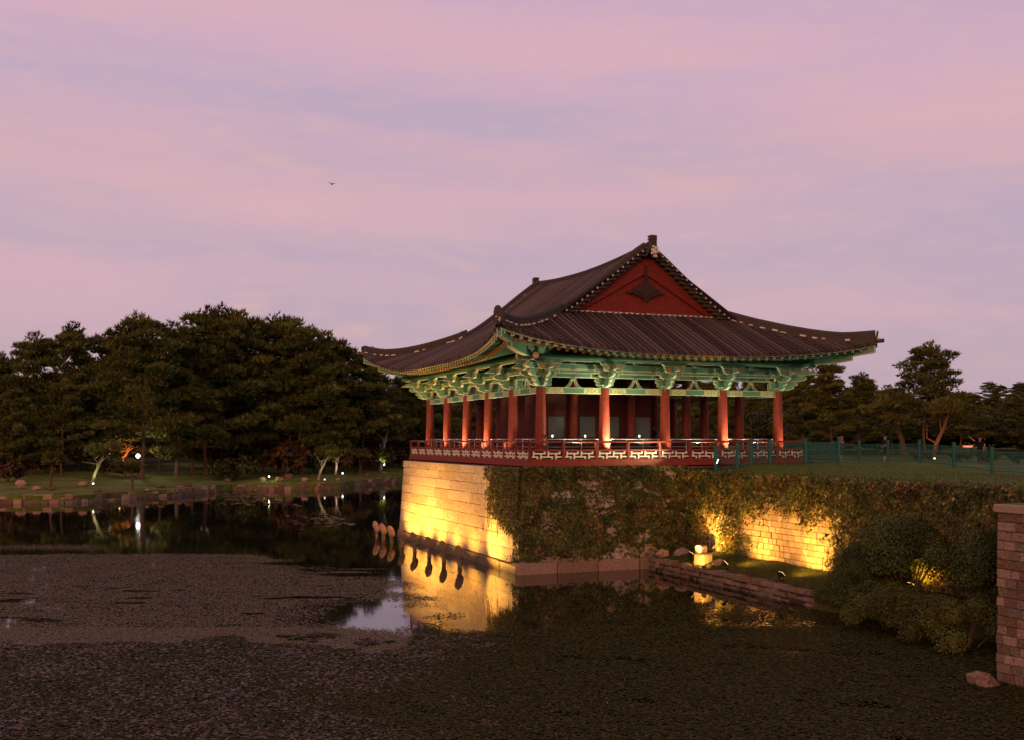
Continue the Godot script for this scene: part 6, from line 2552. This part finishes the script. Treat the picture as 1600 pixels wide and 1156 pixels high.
# faces +z; arms given as elbow and wrist for left (+x) and right (-x)
func person(label: String, at: Vector3, turn: float, h: float, top: Color, legs: Color, hair: Color, arms: Array, stride: float, shorts: bool) -> Node3D:
	var o := thing("person", label, "person", at, turn)
	var skin := Color(0.38, 0.20, 0.13)
	var cols := [top, legs, skin, hair, Color(0.05, 0.045, 0.045), Color(0.55, 0.5, 0.48)]
	var k := h / 1.72
	var bones := []
	var sh := Vector3(0, 1.40, -0.01)
	bones.push_back([Vector3(0, 0.98, 0), Vector3(0, 1.18, 0.005), 0.135, 0.13, 0])
	bones.push_back([Vector3(0, 1.18, 0.005), Vector3(0, 1.34, -0.005), 0.13, 0.125, 0])
	bones.push_back([Vector3(-0.11, 1.36, -0.01), Vector3(0.11, 1.36, -0.01), 0.085, 0.085, 0])
	bones.push_back([Vector3(-0.075, 0.94, 0), Vector3(0.075, 0.94, 0), 0.12, 0.12, 1])
	bones.push_back([Vector3(0, 1.40, -0.01), Vector3(0, 1.52, 0.01), 0.06, 0.052, 2])
	for sx in [1.0, -1.0]:
		var f: float = stride * sx
		var hip := Vector3(0.085 * sx, 0.90, 0)
		var kn := Vector3(0.095 * sx, 0.50, 0.06 + f * 0.5)
		var an := Vector3(0.10 * sx, 0.09, f)
		bones.push_back([hip, kn, 0.088, 0.062, 1])
		bones.push_back([kn, an, 0.058, 0.042, 2 if shorts else 1])
		bones.push_back([an + Vector3(0, -0.03, -0.03), an + Vector3(0.01 * sx, -0.05, 0.15), 0.045, 0.034, 4])
		var a: Array = arms[0 if sx > 0 else 1]
		bones.push_back([Vector3(0.18 * sx, 1.37, -0.01), a[0].lerp(Vector3(0.18 * sx, 1.37, -0.01), 0.45), 0.062, 0.054, 0])
		bones.push_back([a[0].lerp(Vector3(0.18 * sx, 1.37, -0.01), 0.45), a[0], 0.044, 0.040, 2])
		bones.push_back([a[0], a[1], 0.040, 0.028, 2])
	for b in bones:
		b[0] *= k
		b[1] *= k
		b[2] *= k
		b[3] *= k
	var mb := new_mb(true)
	body(mb, bones, 0.024, 0.04, cols)
	# head with face and hair
	var c := Vector3(0, 1.60, 0.015)
	var hb := [
		[c + Vector3(0, 0.035, -0.015), c + Vector3(0, 0.02, -0.01), 0.092, 0.090, 2], [c + Vector3(0, -0.05, 0.028), c + Vector3(0, -0.065, 0.04), 0.055, 0.045, 2], [c + Vector3(0, 0.02, 0.085), c + Vector3(0, -0.012, 0.105), 0.012, 0.016, 2],
		[c + Vector3(-0.085, 0.0, 0), c + Vector3(-0.088, -0.03, 0), 0.016, 0.012, 2], [c + Vector3(0.085, 0.0, 0), c + Vector3(0.088, -0.03, 0), 0.016, 0.012, 2],
		[c + Vector3(-0.03, 0.025, 0.084), c + Vector3(-0.036, 0.025, 0.083), 0.010, 0.010, 4], [c + Vector3(0.03, 0.025, 0.084), c + Vector3(0.036, 0.025, 0.083), 0.010, 0.010, 4], [c + Vector3(-0.018, -0.045, 0.078), c + Vector3(0.018, -0.045, 0.078), 0.010, 0.010, 6],
		[c + Vector3(0, 0.065, -0.03), c + Vector3(0, 0.03, -0.05), 0.092, 0.088, 3], [c + Vector3(-0.05, 0.085, 0.03), c + Vector3(0.05, 0.085, 0.03), 0.042, 0.042, 3],
	]
	cols.push_back(Color(0.3, 0.09, 0.07))
	for b in hb:
		b[0] *= k
		b[1] *= k
		b[2] *= k
		b[3] *= k
	body(mb, hb, 0.013, 0.015, cols)
	for i in 2:
		var a: Array = arms[i]
		var d: Vector3 = (a[1] - a[0]).normalized()
		var pn := d.cross(Vector3(0, 0, 1) if absf(d.z) < 0.8 else Vector3.UP).normalized()
		var hn := hand_bones(a[1] * k, d, pn, 2)
		body(mb, hn, 0.0075, 0.012, cols)
	put("body", mb, M.cloth, o)
	return o

func build_people():
	var g := func(px: float, z: float) -> Vector3:
		var x := gx(px, z)
		return Vector3(x, ground_at(x, z, true), -z)
	var dark := Color(0.018, 0.02, 0.032)
	var hair := Color(0.02, 0.014, 0.011)
	var a := person("person in grey raising a camera to the face beyond the fence", g.call(1316, 67.0), -1.2, 1.70, Color(0.06, 0.075, 0.085), Color(0.05, 0.06, 0.09), hair, [[Vector3(0.24, 1.22, 0.16), Vector3(0.07, 1.50, 0.24)], [Vector3(-0.24, 1.22, 0.16), Vector3(-0.07, 1.50, 0.24)]], 0.12, true)
	var b := new_mb()
	b.box(Transform3D(Basis(), Vector3(0, 1.55, 0.33)), Vector3(0.13, 0.09, 0.06), 0.01)
	b.tube(PackedVector3Array([Vector3(0, 1.55, 0.35), Vector3(0, 1.55, 0.44)]), PackedFloat32Array([0.035, 0.038]), 10)
	tag(put("camera_body", b, M.black, self, a.transform), "black camera held up by the person in the grey top", "camera")
	var c := person("person in dark clothes standing side on, holding a phone, beyond the fence", g.call(1384, 65.0), -1.35, 1.74, dark, Color(0.015, 0.015, 0.02), hair, [[Vector3(0.25, 1.12, 0.02), Vector3(0.20, 1.06, 0.26)], [Vector3(-0.25, 1.10, -0.06), Vector3(-0.27, 0.86, 0.02)]], 0.16, true)
	b = new_mb()
	b.box(Transform3D(Basis(Vector3.RIGHT, 0.5), Vector3(0.19, 1.12, 0.37)), Vector3(0.075, 0.15, 0.012), 0.004)
	tag(put("phone", b, M.black, self, c.transform), "phone in the hand of the person in dark clothes", "phone")
	person("person in black with one bare arm raised, right of the red light", g.call(1532, 70.0), -0.6, 1.72, Color(0.014, 0.012, 0.014), Color(0.02, 0.018, 0.022), hair, [[Vector3(0.30, 1.22, 0.05), Vector3(0.26, 0.98, 0.10)], [Vector3(-0.36, 1.50, 0.12), Vector3(-0.56, 1.68, 0.16)]], 0.05, false)
	# visitors inside the pavilion
	var p1 := W(9.2, FLOOR, 6.0)
	person("visitor with a pale face standing inside the pavilion between inner columns", p1, TH + 0.2, 1.66, Color(0.05, 0.02, 0.02), dark, hair, [[Vector3(0.25, 1.12, 0.02), Vector3(0.26, 0.86, 0.08)], [Vector3(-0.25, 1.10, 0.0), Vector3(-0.27, 0.86, 0.06)]], 0.05, false)

func build_bird():
	var z := 75.0
	var o := thing("bird", "tiny dark bird with spread wings high in the pink sky", "bird", Vector3(gx(519, z), EYE + 398.0 / 1650.0 * z, -z), 0.5)
	var b := new_mb()
	b.boulder(Transform3D(Basis.from_scale(Vector3(0.05, 0.045, 0.13)), Vector3.ZERO), FastNoiseLite.new(), 0.0, 0.05, 8, 6)
	b.boulder(Transform3D(Basis.from_scale(Vector3(0.03, 0.03, 0.035)), Vector3(0, 0.02, 0.14)), FastNoiseLite.new(), 0.0, 0.0, 8, 6)
	b.bar(Vector3(0, 0.02, 0.16), Vector3(0, 0.01, 0.205), 0.012, 0.012)
	b.box(Transform3D(Basis(Vector3.RIGHT, 0.1), Vector3(0, 0, -0.18)), Vector3(0.07, 0.012, 0.14))
	for sx in [-1.0, 1.0]:
		var w := poly([[0.0, -0.06], [0.10, -0.07], [0.20, -0.05], [0.28, -0.0], [0.18, 0.05], [0.08, 0.06], [0.0, 0.05]])
		b.prism(w, Transform3D(Basis(Vector3(sx * 0.92, 0.35, 0), Vector3(0, 0, 1), Vector3(0, 1, 0)), Vector3(sx * 0.03, 0.01, 0.02)), 0.012)
	put("body", b, M.black, o)
